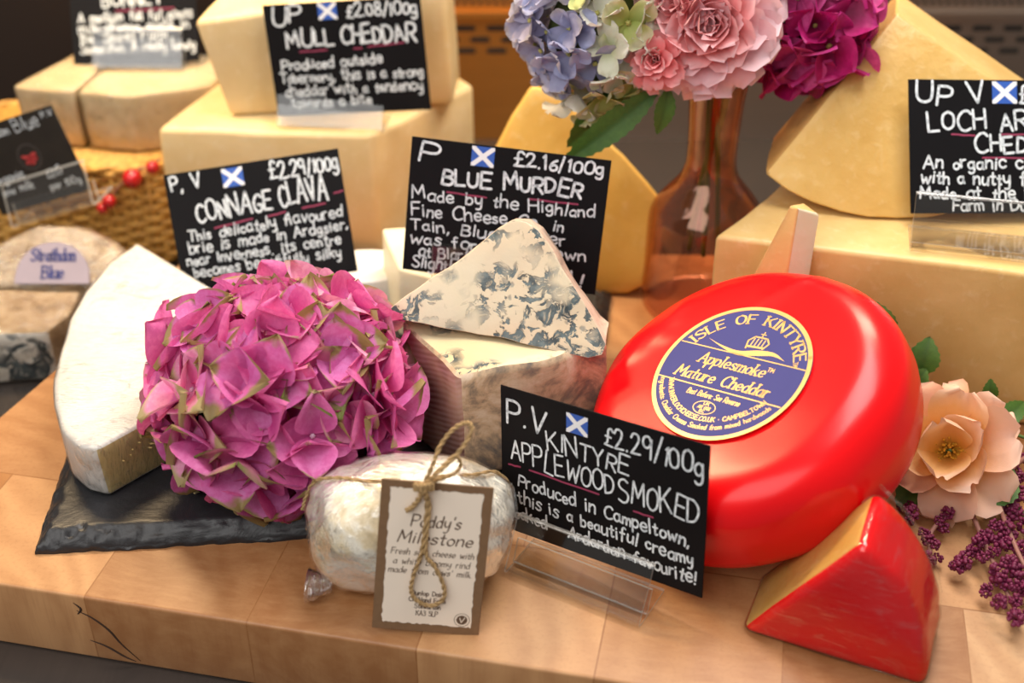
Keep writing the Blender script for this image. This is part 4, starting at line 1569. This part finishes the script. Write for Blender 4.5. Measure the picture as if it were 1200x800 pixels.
# ---------------------------------------------------------------- flowers
def petal(L, W, bend0, bend1, cup=.25, fold=0.0, ruffle=.0, pointed=True, seed=0, nu=8, nv=8, curl=0.0, notch=0.0, fq=5.0):
    """one petal along +x, its face towards +z; returns vertices, faces, rim attribute"""
    V, F, A = [], [], []
    x = z = 0.0
    ds = L / nu
    rnd = random.Random(seed)
    ph, ph2 = rnd.uniform(0, 6.28), rnd.uniform(0, 6.28)
    for i in range(nu + 1):
        u = i / nu
        a = bend0 + bend1 * u + curl * u ** 4
        if i:
            x += ds * math.cos(a); z += ds * math.sin(a)
        if pointed:
            wd = W * (.07 + .93 * math.sin(PI * min(1, u) ** .78) ** .92) * (1 if u < .999 else .12)
            if u > .999:
                wd = W * .03
        else:
            wd = W * (.16 + .84 * u ** .55) * max(.05, (1 - u ** 6.5)) ** .5
        for j in range(nv + 1):
            v = -1 + 2 * j / nv
            lift = cup * v * v * wd + fold * abs(v) * wd + ruffle * math.sin(fq * v + ph + 2 * u) * u ** 1.5 * L * abs(v) ** .5 + ruffle * .5 * math.sin(3 * u + ph2) * v * L * u
            back = notch * (1 - abs(v)) * u ** 6
            jag = .035 * L * (((j * 7 + i * 3 + seed) % 3) - 1) * (abs(v) > .99) * (u > .2) * pointed
            vx = x - back * L - math.sin(a) * lift + jag * .4
            V.append(Vector((vx, v * wd + jag * (1 if v > 0 else -1) * .5, z + math.cos(a) * lift)))
            A.append(max(u ** 1.7, abs(v) ** 3 * (.25 + .75 * u)) if pointed else max(u ** 1.3, abs(v) ** 4 * u))
    for i in range(nu):
        for j in range(nv):
            F.append((i * (nv + 1) + j, (i + 1) * (nv + 1) + j, (i + 1) * (nv + 1) + j + 1, i * (nv + 1) + j + 1))
    return V, F, A


def frame(nrm, spin=0.0):
    nrm = Vector(nrm).normalized()
    a = nrm.orthogonal().normalized()
    b = nrm.cross(a)
    m = Matrix((a, b, nrm)).transposed().to_4x4()
    return m @ Matrix.Rotation(spin, 4, 'Z')


def floret_mesh(L, W, seed, mat, name='floret', open_=(8, 38), cupr=(.1, .35), ruffle=.07, n=4, pointed=True, fold=.18):
    rnd = random.Random(seed)
    mb = MB()
    for k in range(n):
        a = 2 * PI * k / n + rnd.uniform(-.18, .18)
        b0 = R(rnd.uniform(*open_))
        V, F, A = petal(L * rnd.uniform(.86, 1.15), W * rnd.uniform(.9, 1.15), b0, R(rnd.uniform(-35, 15)), rnd.uniform(*cupr), rnd.uniform(-.1, fold), ruffle, pointed, seed * 9 + k, curl=R(rnd.uniform(-40, 30)))
        m = Matrix.Rotation(a, 4, 'Z') @ Matrix.Translation((.12, 0, .04 * (k % 2))) @ Matrix.Rotation(rnd.uniform(-.3, .3), 4, 'X')
        mb.add(V, F, m, A)
    o = mb.build(name, mat, None, attr=True, sharp=0)
    return o


def center_mesh(r, mat, name='floret_center'):
    mb = MB()
    mb.sphere((0, 0, .16), r, 8, 6)
    for k in range(6):
        a = k * 1.05
        mb.sphere((math.cos(a) * r * .9, math.sin(a) * r * .9, .18 + .03 * (k % 2)), r * .42, 6, 4)
    return mb.build(name, mat, None, sharp=0)


def flower_head(root, center, radii, n, mats, L, W, keep, seed=0, variants=7, stretch=1.0, ctr=None, pick=None, sc=(.85, 1.12), rin=.84, **kw):
    """florets set all over a dome; every floret is a copied part with its centre as sub-part"""
    rnd = random.Random(seed)
    o0 = Vector(root.location) / S
    protos = [[floret_mesh(L, W, seed * 31 + i, m, **kw) for i in range(variants)] for m in mats]
    cm = center_mesh(.15, ctr) if ctr else None
    used = set()
    cnt = 0
    for i in range(n):
        zz = 1 - 2 * (i + .5) / n
        th = i * 2.399963 + .3
        d = Vector((math.sqrt(1 - zz * zz) * math.cos(th), math.sqrt(1 - zz * zz) * math.sin(th), zz))
        d = (d + Vector((rnd.uniform(-.13, .13), rnd.uniform(-.13, .13), rnd.uniform(-.13, .13)))).normalized()
        p = Vector(center) + Vector((d.x * radii[0], d.y * radii[1], d.z * radii[2])) * rnd.uniform(rin, 1.0)
        if not keep(p, d):
            continue
        mi = pick(p, rnd) if pick else 0
        vi = rnd.randrange(variants)
        pr = protos[mi][vi]
        if (mi, vi) not in used:
            used.add((mi, vi)); c = pr
        else:
            c = pr.copy(); COL.objects.link(c)
        tilt = Vector((rnd.uniform(-.38, .38), rnd.uniform(-.38, .38), rnd.uniform(-.38, .38)))
        m = frame(d + tilt, rnd.uniform(0, 6.28))
        s = rnd.uniform(*sc)
        c.parent = root
        c.matrix_local = Matrix.Translation((p - o0) * S) @ m @ Matrix.Scale(s, 4)
        if cm:
            k = cm if cnt == 0 else cm.copy()
            if cnt:
                COL.objects.link(k)
            k.parent = c
        cnt += 1
    for a in range(len(mats)):
        for b in range(variants):
            if (a, b) not in used:
                bpy.data.objects.remove(protos[a][b])
    return cnt


def leaf_part(root, base, tip, W, mat, nrm=(0, -.5, 1), bend=.25, name='leaf', seed=0, serr=.05, n=14):
    base, tip = Vector(base), Vector(tip)
    o0 = Vector(root.location) / S
    d = (tip - base)
    L = d.length
    x = d.normalized()
    nn = Vector(nrm)
    nn = (nn - x * nn.dot(x)).normalized()
    y = nn.cross(x)
    V, F, A = [], [], []
    nv = 8
    for i in range(n + 1):
        u = i / n
        w_ = W * (math.sin(PI * u ** .85) ** .85 if 0 < u < 1 else .02)
        for j in range(nv + 1):
            v = -1 + 2 * j / nv
            jag = serr * W * ((i % 2) * 2 - 1) * (abs(v) > .99)
            p = base + x * (L * u) + y * (v * (w_ + jag)) + nn * (bend * L * math.sin(PI * u) + .22 * abs(v) * w_ + .02 * math.sin(u * 40) * abs(v) * W)
            V.append(p - o0)
            A.append(min(1, abs(v) ** .5 * .6))
    for i in range(n):
        for j in range(nv):
            F.append((i * (nv + 1) + j, (i + 1) * (nv + 1) + j, (i + 1) * (nv + 1) + j + 1, i * (nv + 1) + j + 1))
    return MB().add(V, F, None, A).build(name, mat, root, attr=True, sharp=0)


def stem_part(root, pts, r, mat=None, name='stem', taper=.8):
    o0 = Vector(root.location) / S
    cv = catmull([Vector(p) - o0 for p in pts], 6)
    rr = [r * (1 - (1 - taper) * i / (len(cv) - 1)) for i in range(len(cv))]
    return MB().tube(cv, rr, 8).build(name, mat or M['stem'], root, sharp=0)


# --- pink hydrangea head lying on the slate
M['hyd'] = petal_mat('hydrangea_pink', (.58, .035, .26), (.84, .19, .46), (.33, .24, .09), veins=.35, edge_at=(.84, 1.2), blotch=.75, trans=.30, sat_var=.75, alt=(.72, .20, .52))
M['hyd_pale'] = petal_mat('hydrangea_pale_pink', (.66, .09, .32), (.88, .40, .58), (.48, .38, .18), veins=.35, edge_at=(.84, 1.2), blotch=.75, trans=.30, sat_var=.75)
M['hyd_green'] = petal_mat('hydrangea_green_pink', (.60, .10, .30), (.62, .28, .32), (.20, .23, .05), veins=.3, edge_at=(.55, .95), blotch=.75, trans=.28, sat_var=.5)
M['hyd_center'] = plain('floret_center', (.62, .42, .55), .6)
M['head_filler'] = plain('dark_head_filler', (.10, .13, .03), .7, var=.4)  # dark filler for the added balls inside the flower heads
HC = Vector((-13.8, 63.6, 6.9))
PADDY = Vector((-5.75, 55.2, 3.9))


def hyd_keep(p, d):
    if p.z < 2.5:
        return False
    q = p + d * 1.4
    e = Vector(((q.x - PADDY.x) / 6.4, (q.y - PADDY.y) / 4.9, (q.z - PADDY.z) / 4.6))
    if e.length < 1:
        return False
    if q.x > -6.2 and q.y > 62.5 and q.z < 9.0:
        return False
    return True


hr = thing('hydrangea_head', 'large pink hydrangea flower head with greenish petal tips lying on the slate', 'flower', (HC.x, HC.y, 1.27))
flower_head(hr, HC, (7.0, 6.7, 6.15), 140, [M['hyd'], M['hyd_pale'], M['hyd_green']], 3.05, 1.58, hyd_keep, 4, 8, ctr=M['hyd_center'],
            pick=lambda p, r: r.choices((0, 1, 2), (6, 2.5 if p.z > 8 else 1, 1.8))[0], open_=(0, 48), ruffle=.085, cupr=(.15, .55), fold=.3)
cb_ = MB()
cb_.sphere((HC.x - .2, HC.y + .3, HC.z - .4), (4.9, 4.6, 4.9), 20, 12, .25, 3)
cb_.build('light_blocking_ball', M['head_filler'], hr, o=(HC.x, HC.y, 1.27), sharp=0)  # ball added inside the head to block light between the florets
stem_part(hr, [HC + Vector((0, 1, -2)), HC + Vector((1.5, 5, -4.6)), HC + Vector((3.0, 9, -5.3))], .45)


# --- roses
def rose(name, label, center, facing, Rr, n, mat, mat_in=None, spin=0.0, open_max=100, inner=.10, ruffle=.05, loose=False, seed=0, group=None, pw=1.0, nu=8, open_min=4, lmin=.46):
    t = thing(name, label, 'flower', center, None, group)
    m = frame(facing, spin)
    rnd = random.Random(seed)
    for i in range(n):
        f = i / (n - 1)
        a = i * 2.399963 + rnd.uniform(-.25, .25)
        tilt = 90 - (open_min + (open_max - open_min) * f ** pw)          # elevation of the petal base above the flower plane
        L = Rr * (lmin + (1.02 - lmin) * f ** .8) * rnd.uniform(.92, 1.08)
        W = L * rnd.uniform(.42, .52) * (1 if not loose else 1.16)
        cup = .62 * (1 - f) + .16
        V, F, A = petal(L, W, R(tilt), R(18 * (1 - f)), cup, 0, ruffle * rnd.uniform(.6, 1.3), False, seed * 77 + i, nu=nu, nv=8, curl=-R(rnd.uniform(25, 75)) * (.3 + f), notch=rnd.uniform(.0, .14))
        r0 = Rr * (.03 + inner * f)
        mm = m @ Matrix.Rotation(a, 4, 'Z') @ Matrix.Translation((r0, 0, -.10 * Rr * f))
        MB().add(V, F, mm, A).build('petal', mat if (mat_in is None or f > .42) else mat_in, t, attr=True, sharp=0)
    cal = MB()
    cal.sphere((0, 0, -.20 * Rr), .16 * Rr, 10, 6)
    q = MB().add(cal.v, cal.f, m)
    q.build('calyx', M['stem'], t, sharp=0)
    return t, m


M['rose_pink'] = petal_mat('rose_pale_pink', (.80, .28, .28), (.86, .50, .55), (.88, .62, .66), veins=.10, trans=.22, edge_at=(.5, 1.0), blotch=.3, sat_var=.2)
M['rose_in'] = petal_mat('rose_inner_pink', (.82, .20, .17), (.86, .36, .36), (.88, .52, .54), veins=.1, trans=.22, edge_at=(.6, 1.0), blotch=.3, sat_var=.2)
M['rose_salmon'] = petal_mat('rose_salmon', (.80, .16, .14), (.85, .27, .28), (.88, .46, .46), veins=.1, trans=.22, edge_at=(.6, 1.05), blotch=.4, sat_var=.3)
M['rose_peach'] = petal_mat('rose_peach', (.84, .42, .02), (.86, .46, .25), (.87, .56, .42), veins=.12, trans=.22, edge_at=(.35, .95), blotch=.25, sat_var=.15)
M['rose_peach_in'] = petal_mat('rose_peach_inner', (.84, .42, .03), (.86, .50, .20), (.88, .58, .42), veins=.12, trans=.22, edge_at=(.55, 1.0), blotch=.25, sat_var=.15)
M['stamen'] = plain('stamen', (.66, .36, .03), .7, var=.4, scale=300)

VX, VY = 14.5, 85.3
neck = Vector((VX, VY, 18.0))


def into_vase(t, c, j=0, r=.22):
    c = Vector(c)
    a = Vector((VX + .55 * math.cos(j * 2.1), VY + .55 * math.sin(j * 2.1), 17.6))
    stem_part(t, [c, c.lerp(a, .55) + Vector((0, 0, .5)), a, Vector((VX + .5 * math.cos(j * 2.1 + 2), VY + .5 * math.sin(j * 2.1 + 2), 12)), Vector((VX + 1.2 * math.cos(j * 2.1 + 2.5), VY + 1.2 * math.sin(j * 2.1 + 2.5), 4.5 + .5 * j))], r)


c = Vector((12.7, 81.2, 24.0))
t, m = rose('pink_rose', 'large ruffled pale pink rose at the top of the vase', c, (-.06, -1, .30), 5.0, 60, M['rose_pink'], M['rose_in'], .4, 108, .16, .055, seed=3, pw=.72)
into_vase(t, c + Vector((0, .8, -.4)), 0)
c = Vector((9.3, 79.4, 22.2))
t, m = rose('small_pink_rose', 'small salmon pink rose below the pale hydrangea in the vase', c, (-.25, -1, .25), 2.05, 26, M['rose_salmon'], None, 0, 92, .14, .05, seed=5, pw=.8)
into_vase(t, c + Vector((0, .8, -.2)), 1)
leaf_part(t, (10.3, 80, 20), (9.7, 79.5, 16.9), .75, M['leaf'], (.3, -1, .1), .06, seed=2)
c = Vector((10.6, 81.5, 25.6))
t, m = rose('pink_rose', 'pink rose cut by the top edge, above the small salmon rose', c, (-.4, -1, .1), 3.6, 34, M['rose_pink'], M['rose_salmon'], 0, 100, .16, .07, seed=8, pw=.8)
into_vase(t, c + Vector((.2, .8, -.3)), 2)

# --- pale blue and cream hydrangea, magenta flowers
M['blue_fl'] = petal_mat('hydrangea_blue', (.26, .25, .42), (.36, .38, .58), (.50, .46, .50), veins=.2, trans=.25, blotch=.6, sat_var=.5, alt=(.52, .46, .60))
M['cream_fl'] = petal_mat('hydrangea_cream', (.62, .66, .36), (.74, .74, .58), (.78, .75, .66), veins=.15, trans=.25, blotch=.6, sat_var=.5, alt=(.80, .77, .70))
M['lime_fl'] = petal_mat('hydrangea_lime', (.40, .48, .10), (.56, .60, .24), (.68, .66, .42), veins=.15, trans=.25, blotch=.6, sat_var=.4)
M['lime_center'] = plain('lime_floret_center', (.45, .42, .12), .6)
c = Vector((6.0, 83.5, 22.9))
t = thing('hydrangea_head', 'blue and cream hydrangea flower head at the left of the vase', 'flower', c)


def bpick(p, r):
    f = (p.x - 6.0) / 5.0 + r.uniform(-.35, .35)
    if f < -.22:
        return 0
    return 2 if (f < .30 and r.random() < .62) else 1


flower_head(t, c, (5.2, 4.6, 5.3), 100, [M['blue_fl'], M['cream_fl'], M['lime_fl']], 1.75, 1.0, lambda p, d: True, 11, 5, ctr=M['lime_center'], pick=bpick, open_=(5, 45), pointed=False, ruffle=.08)
MB().sphere(c, (3.6, 3.2, 3.7), 16, 10, .2, 2).build('light_blocking_ball', M['head_filler'], t, o=c, sharp=0)  # added filler ball that blocks light, like the pink head's
into_vase(t, c + Vector((2.5, 0, -2.5)), 3, .3)
leaf_part(t, Py(772, 104, 80.5), Py(655, 195, 79.5), 1.0, M['leaf'], (.3, -1, .5), .04, seed=1, n=26, serr=.06)
leaf_part(t, Py(720, 105, 82.5), Py(664, 172, 81.5), 1.3, M['leaf'], (.5, -.8, .2), .05, seed=4)

M['magenta_fl'] = petal_mat('magenta_petal', (.30, .004, .08), (.56, .012, .19), (.62, .04, .28), veins=.3, trans=.3, blotch=.5, sat_var=.3, alt=(.70, .09, .34))
c = Vector((20.2, 86.5, 23.2))
t = thing('magenta_hydrangea', 'deep magenta flower head at the right of the vase', 'flower', c)
flower_head(t, c, (4.3, 4.0, 4.9), 56, [M['magenta_fl']], 2.25, 1.35, lambda p, d: True, 17, 6, ctr=M['mag_center'] if 'mag_center' in M else M['lime_center'], open_=(5, 60))
MB().sphere(c, (2.6, 2.4, 3.0), 16, 10, .2, 2).build('light_blocking_ball', M['mag_core'] if 'mag_core' in M else M['head_filler'], t, o=c, sharp=0)  # same added light-blocking filler inside the magenta head
into_vase(t, c + Vector((-2.2, -.5, -3)), 4, .25)

# --- copper-tinted glass bottle vase
def vase():
    t = thing('bottle_vase', 'copper-tinted glass bottle vase holding the flowers', 'vase', (VX, VY, 0))
    out = [(3.2, .02), (4.15, .15), (4.4, .7), (4.42, 2), (4.35, 5), (4.32, 7.0), (4.15, 8.2), (3.6, 9.2), (2.8, 10.2), (2.15, 11.1), (1.85, 12.1), (1.80, 13.2), (1.86, 15), (1.98, 17), (2.12, 18.2), (2.2, 18.5)]
    pr = [(p.x, p.y) for p in catmull([Vector((a, b, 0)) for a, b in out], 5)]
    inn = [(max(.05, a - .22), b + (.25 if b < 1 else 0)) for a, b in pr[::-1] if b > .05]
    mb = MB().lathe([(.01, .02)] + pr + [(2.1, 18.56)] + inn + [(.01, .5)], 64)
    mb.build('glass_body', M['copper_glass'], t, sharp=50)
    return t


def copper_glass():
    t = NT('copper_tinted_glass')
    lw = t.math('POWER', t.n('LayerWeight', Blend=.5).outputs['Facing'], 3.0)
    g = t.n('BsdfGlossy', Color=(.80, .52, .42, 1), Roughness=.05)
    tr = t.n('BsdfTransparent', Color=(.93, .80, .73, 1))
    n = t.noise(t.coord(scale=(1, 1, .5)), 14, 2)
    t.put(g, 'Normal', t.bump(n.outputs[0], .08, .004))
    return t.done(t.n('MixShader', i0=t.math('ADD', t.math('MULTIPLY', lw, .7), .08, True), i1=tr, i2=g))


M['copper_glass'] = copper_glass()
vase()

# --- peach rose lying beside the wheel, with leaves
c = Pz(1112, 528, 3.6)
t, m = rose('peach_rose', 'open peach rose with golden stamens lying right of the red wheel', c, (-.36, -.62, .62), 4.3, 15, M['rose_peach'], M['rose_peach_in'], .9, 84, .14, .09, True, seed=21, pw=.8, nu=10, open_min=34, lmin=.78)
st = MB()
rnd = random.Random(4)
for k in range(90):
    a, r_ = rnd.uniform(0, 6.28), rnd.uniform(.1, 1.35)
    h = .55 + .5 * rnd.random()
    st.tube([Vector((.2 * math.cos(a), .2 * math.sin(a), 0)), Vector((r_ * math.cos(a), r_ * math.sin(a), h))], .03, 4)
    st.sphere((r_ * math.cos(a), r_ * math.sin(a), h), .09, 6, 4)
MB().add(st.v, st.f, m).build('stamens', M['stamen'], t, sharp=0)
for a, b, z, a2, b2, z2, w_ in ((1078, 440, 5.2, 1090, 394, 7.6, 1.0), (1070, 452, 4.8, 1086, 432, 6.0, .7), (1046, 400, 8.4, 1024, 352, 10.6, .75), (1150, 590, 1.6, 1188, 550, 2.6, 1.25), (1160, 470, 4.0, 1161, 443, 5.6, .5), (1085, 560, 1.6, 1050, 592, .9, 1.2), (1170, 500, 2.8, 1200, 470, 3.4, .7)):
    leaf_part(t, Pz(a, b, z), Pz(a2, b2, z2), w_, M['leaf'], (-.3, -.7, .6), .08, seed=int(a))
stem_part(t, [c + Vector((.3, 1.2, -1.0)), Pz(1150, 560, 1.0), Pz(1185, 590, .5), Pz(1240, 640, .4)], .28)
stem_part(t, [c + Vector((0, 1.5, -.6)), Pz(1080, 452, 4.6), Pz(1050, 402, 8.2), Pz(1030, 360, 10.2)], .12)
stem_part(t, [c + Vector((.6, 1.4, -.6)), Pz(1165, 505, 2.6), Pz(1210, 515, 2.2)], .14)

# --- purple seed sprays
M['seed'] = plain('purple_seed', (.17, .010, .055), .55, var=.6, scale=250, bump=.3)
M['seed_stem'] = plain('seed_stem', (.30, .13, .10), .6, var=.3)
protos = []
for k in range(5):
    mb = MB()
    rnd = random.Random(k + 90)
    for q in range(30):
        d = Vector((rnd.gauss(0, 1), rnd.gauss(0, 1), rnd.gauss(0, 1))).normalized()
        mb.sphere(d * rnd.uniform(.30, .50), rnd.uniform(.10, .17), 6, 4)
    protos.append(mb.build('seed_cluster', M['seed'], None, sharp=0))
first = set()


def spray(label, stem_px, clusters, r=.16, z0=.5):
    pts = [Pz(*q) for q in stem_px]
    t = thing('seed_spray', label, 'flower', (pts[0].x, pts[0].y, 0), None, 'purple seed sprays')
    stem_part(t, pts, r, M['seed_stem'])
    rnd = random.Random(len(clusters))
    o0 = Vector((pts[0].x, pts[0].y, 0))
    for i, (a, b, s) in enumerate(clusters):
        for e in range(2):
            k = rnd.randrange(5)
            if k in first:
                o = protos[k].copy(); COL.objects.link(o)
            else:
                first.add(k); o = protos[k]
            s *= 1.13 if e == 0 else 1
            z = .62 * s + rnd.uniform(0, .7) + e * .3
            p = Pz(a + rnd.uniform(-6, 6), b + rnd.uniform(-6, 6), z)
            o.parent = t
            o.location = (p - o0) * S
            o.rotation_euler = (rnd.uniform(0, 6), rnd.uniform(0, 6), rnd.uniform(0, 6))
            o.scale = (s * rnd.uniform(.7, 1.05),) * 3
    return t


spray('purple seed spray running under the peach rose towards the red wedge', [(1205, 575, 1.4), (1160, 588, 1.3), (1120, 600, 1.1), (1092, 622, .9), (1090, 655, .6)],
      [(1146, 588, .9), (1128, 594, 1), (1112, 604, .9), (1100, 614, .8), (1088, 628, .9), (1092, 648, .9), (1070, 598, .8), (1062, 588, .7), (1064, 612, .8), (1094, 636, .8), (1160, 584, .8)])
spray('long purple seed spray lying on the wood at the right edge', [(1128, 575, 1.2), (1146, 618, 1.0), (1168, 668, .9), (1196, 728, .6)],
      [(1122, 664, .8), (1132, 655, .9), (1140, 644, .9), (1152, 636, .9), (1160, 622, 1.0), (1172, 610, .9), (1158, 650, .9), (1176, 640, 1.0), (1166, 670, 1.0), (1182, 684, .9), (1176, 700, .8), (1192, 664, .9), (1194, 700, .8), (1196, 724, .8), (1186, 656, .9), (1160, 692, .8), (1184, 716, .7)])
spray('purple seed spray piled behind the long one at the right edge', [(1230, 520, 2.0), (1190, 545, 1.8), (1170, 580, 1.6), (1190, 640, 1.4), (1215, 690, 1.0)],
      [(1168, 536, .9), (1180, 544, 1.0), (1194, 532, .9), (1176, 588, .9), (1190, 602, 1.0), (1182, 622, 1.0), (1198, 640, 1.0), (1204, 612, 1.0), (1198, 580, .9), (1206, 664, 1.0), (1190, 560, .9), (1204, 690, .9)])

# ---------------------------------------------------------------- wicker basket, berries, remaining holders
def wicker():
    t = NT('wicker')
    n = t.noise(t.coord(), 160, 4, .6)
    p = t.bsdf(Base_Color=t.ramp(n.outputs[0], [(.3, (.42, .19, .03)), (.6, (.72, .40, .09))]), Roughness=.5)
    return t.done(p)


M['wicker'] = wicker()


def basket():
    x0, x1, y0, y1, z0, z1, r = -50.0, -29.6, 100.6, 115.0, -4.9, 4.3, 2.0
    t = thing('wicker_basket', 'golden wicker basket at the far left carrying the pale cheeses', 'basket', ((x0 + x1) / 2, (y0 + y1) / 2, z0))
    o = ((x0 + x1) / 2, (y0 + y1) / 2, z0)
    path = []
    for cx, cy, a0 in ((x1 - r, y0 + r, -90), (x1 - r, y1 - r, 0), (x0 + r, y1 - r, 90), (x0 + r, y0 + r, 180)):
        for k in range(7):
            a = R(a0 + 90 * k / 6)
            path.append(Vector((cx + r * math.cos(a), cy + r * math.sin(a), 0)))
    # resample evenly
    P = path + [path[0]]
    seg = [(P[i + 1] - P[i]).length for i in range(len(P) - 1)]
    tot = sum(seg)
    ns = 42
    N = ns * 4

    def at(s):
        s = s % tot
        for i, l in enumerate(seg):
            if s <= l:
                q = P[i].lerp(P[i + 1], s / l)
                d = (P[i + 1] - P[i]).normalized()
                return q, Vector((d.y, -d.x, 0))
            s -= l
        return P[0], Vector((0, -1, 0))
    rows = 17
    wv = MB()
    for k in range(rows):
        z = z0 + .35 + (z1 - z0 - .7) * k / (rows - 1)
        pts = []
        for i in range(N):
            q, nn = at(tot * i / N)
            ph = math.cos(2 * PI * (i / 8) + PI * (k % 2))
            pts.append(q + nn * .24 * ph + Vector((0, 0, z + .05 * noise.noise(q * .7 + Vector((0, 0, k))))))
        wv.tube(pts, .27, 6, True)
    wv.build('weave', M['wicker'], t, o=o, sharp=0)
    for i in range(ns):
        q, nn = at(tot * (i + 0) / ns)
        MB().tube([q + Vector((0, 0, z0)), q + Vector((0, 0, z1))], .17, 6).build('stake', M['wicker'], t, o=o, sharp=0)
    rm = MB()
    for j in range(2):
        pts = []
        for i in range(N):
            q, nn = at(tot * i / N)
            a = i * .5 + PI * j
            pts.append(q + nn * .2 * math.cos(a) + Vector((0, 0, z1 + .05 + .16 * math.sin(a))))
        rm.tube(pts, .26, 6, True)
    rm.build('rim', M['wicker'], t, o=o, sharp=0)
    # woven lid the cheeses stand on
    ld = MB()
    y = y0 + .5
    while y < y1 - .4:
        ld.tube([Vector((x0 + .6, y, z1 - .05)), Vector((x1 - .6, y, z1 - .05))], .27, 6)
        y += .5
    ld.build('lid', M['wicker'], t, o=o, sharp=0)
    return t


basket()
M['berry'] = plain('red_berry', (.50, .008, .012), .2, coat=.4)


def berries():
    pts = [Py(155, 209, 99.6), Py(128, 236, 99.4), Py(179, 196, 99.7), Py(120, 244, 99.3)]
    o = pts[0]
    t = thing('berry_sprig', 'sprig with red berries hanging on the front of the wicker basket', 'berries', o)
    for p, r_ in zip(pts, (.85, .6, .6, .5)):
        b = MB().sphere(p, r_, 16, 10).build('berry', M['berry'], t, o=o, sharp=0)
        MB().sphere(p + Vector((.1, -.9 * r_, -.25 * r_)), .14 * r_, 8, 5).build('berry_tip', M['crack'], b, o=Vector((0, 0, 0)) + o, sharp=0)
    stem_part(t, [Py(188, 186, 100.2), pts[2] + Vector((0, .3, .2)), pts[0] + Vector((0, .4, .3)), pts[1] + Vector((0, .3, .3)), pts[3]], .10, M['seed_stem'])


berries()
holder('clear acrylic holder on the upper ivory cheddar edge at the back', Pz(325, 152, 10.05) + Vector((4.3, -.4, 0)), -6, 8.6)
holder('clear acrylic holder under the sign at right on the long cheddar block', Pz(1064, 296, 11.55) + Vector((4.5, -1.0, 0)), -13, 9.0, lip=3.8, lean=38, depth=3.6)
holder('clear acrylic holder on the pale cheeses on the basket', Vector((-33.3, 108.6, 10.05)), -2, 8.0)
holder('clear acrylic holder at left below the dark brown card', Vector((-37.6, 93.6, 3.3)), -10, 8.2, rx=0, ry=-20)
holder('clear acrylic holder behind the blue cheese wedge under its sign', Vector((-1.3, 75.2, 7.05)), -9, 8.6, lip=3.0, lean=14)
holder('clear acrylic holder behind the pink hydrangea head', Vector((-16.0, 80.4, 1.27)), 0, 6.0, lip=3.4, lean=26)
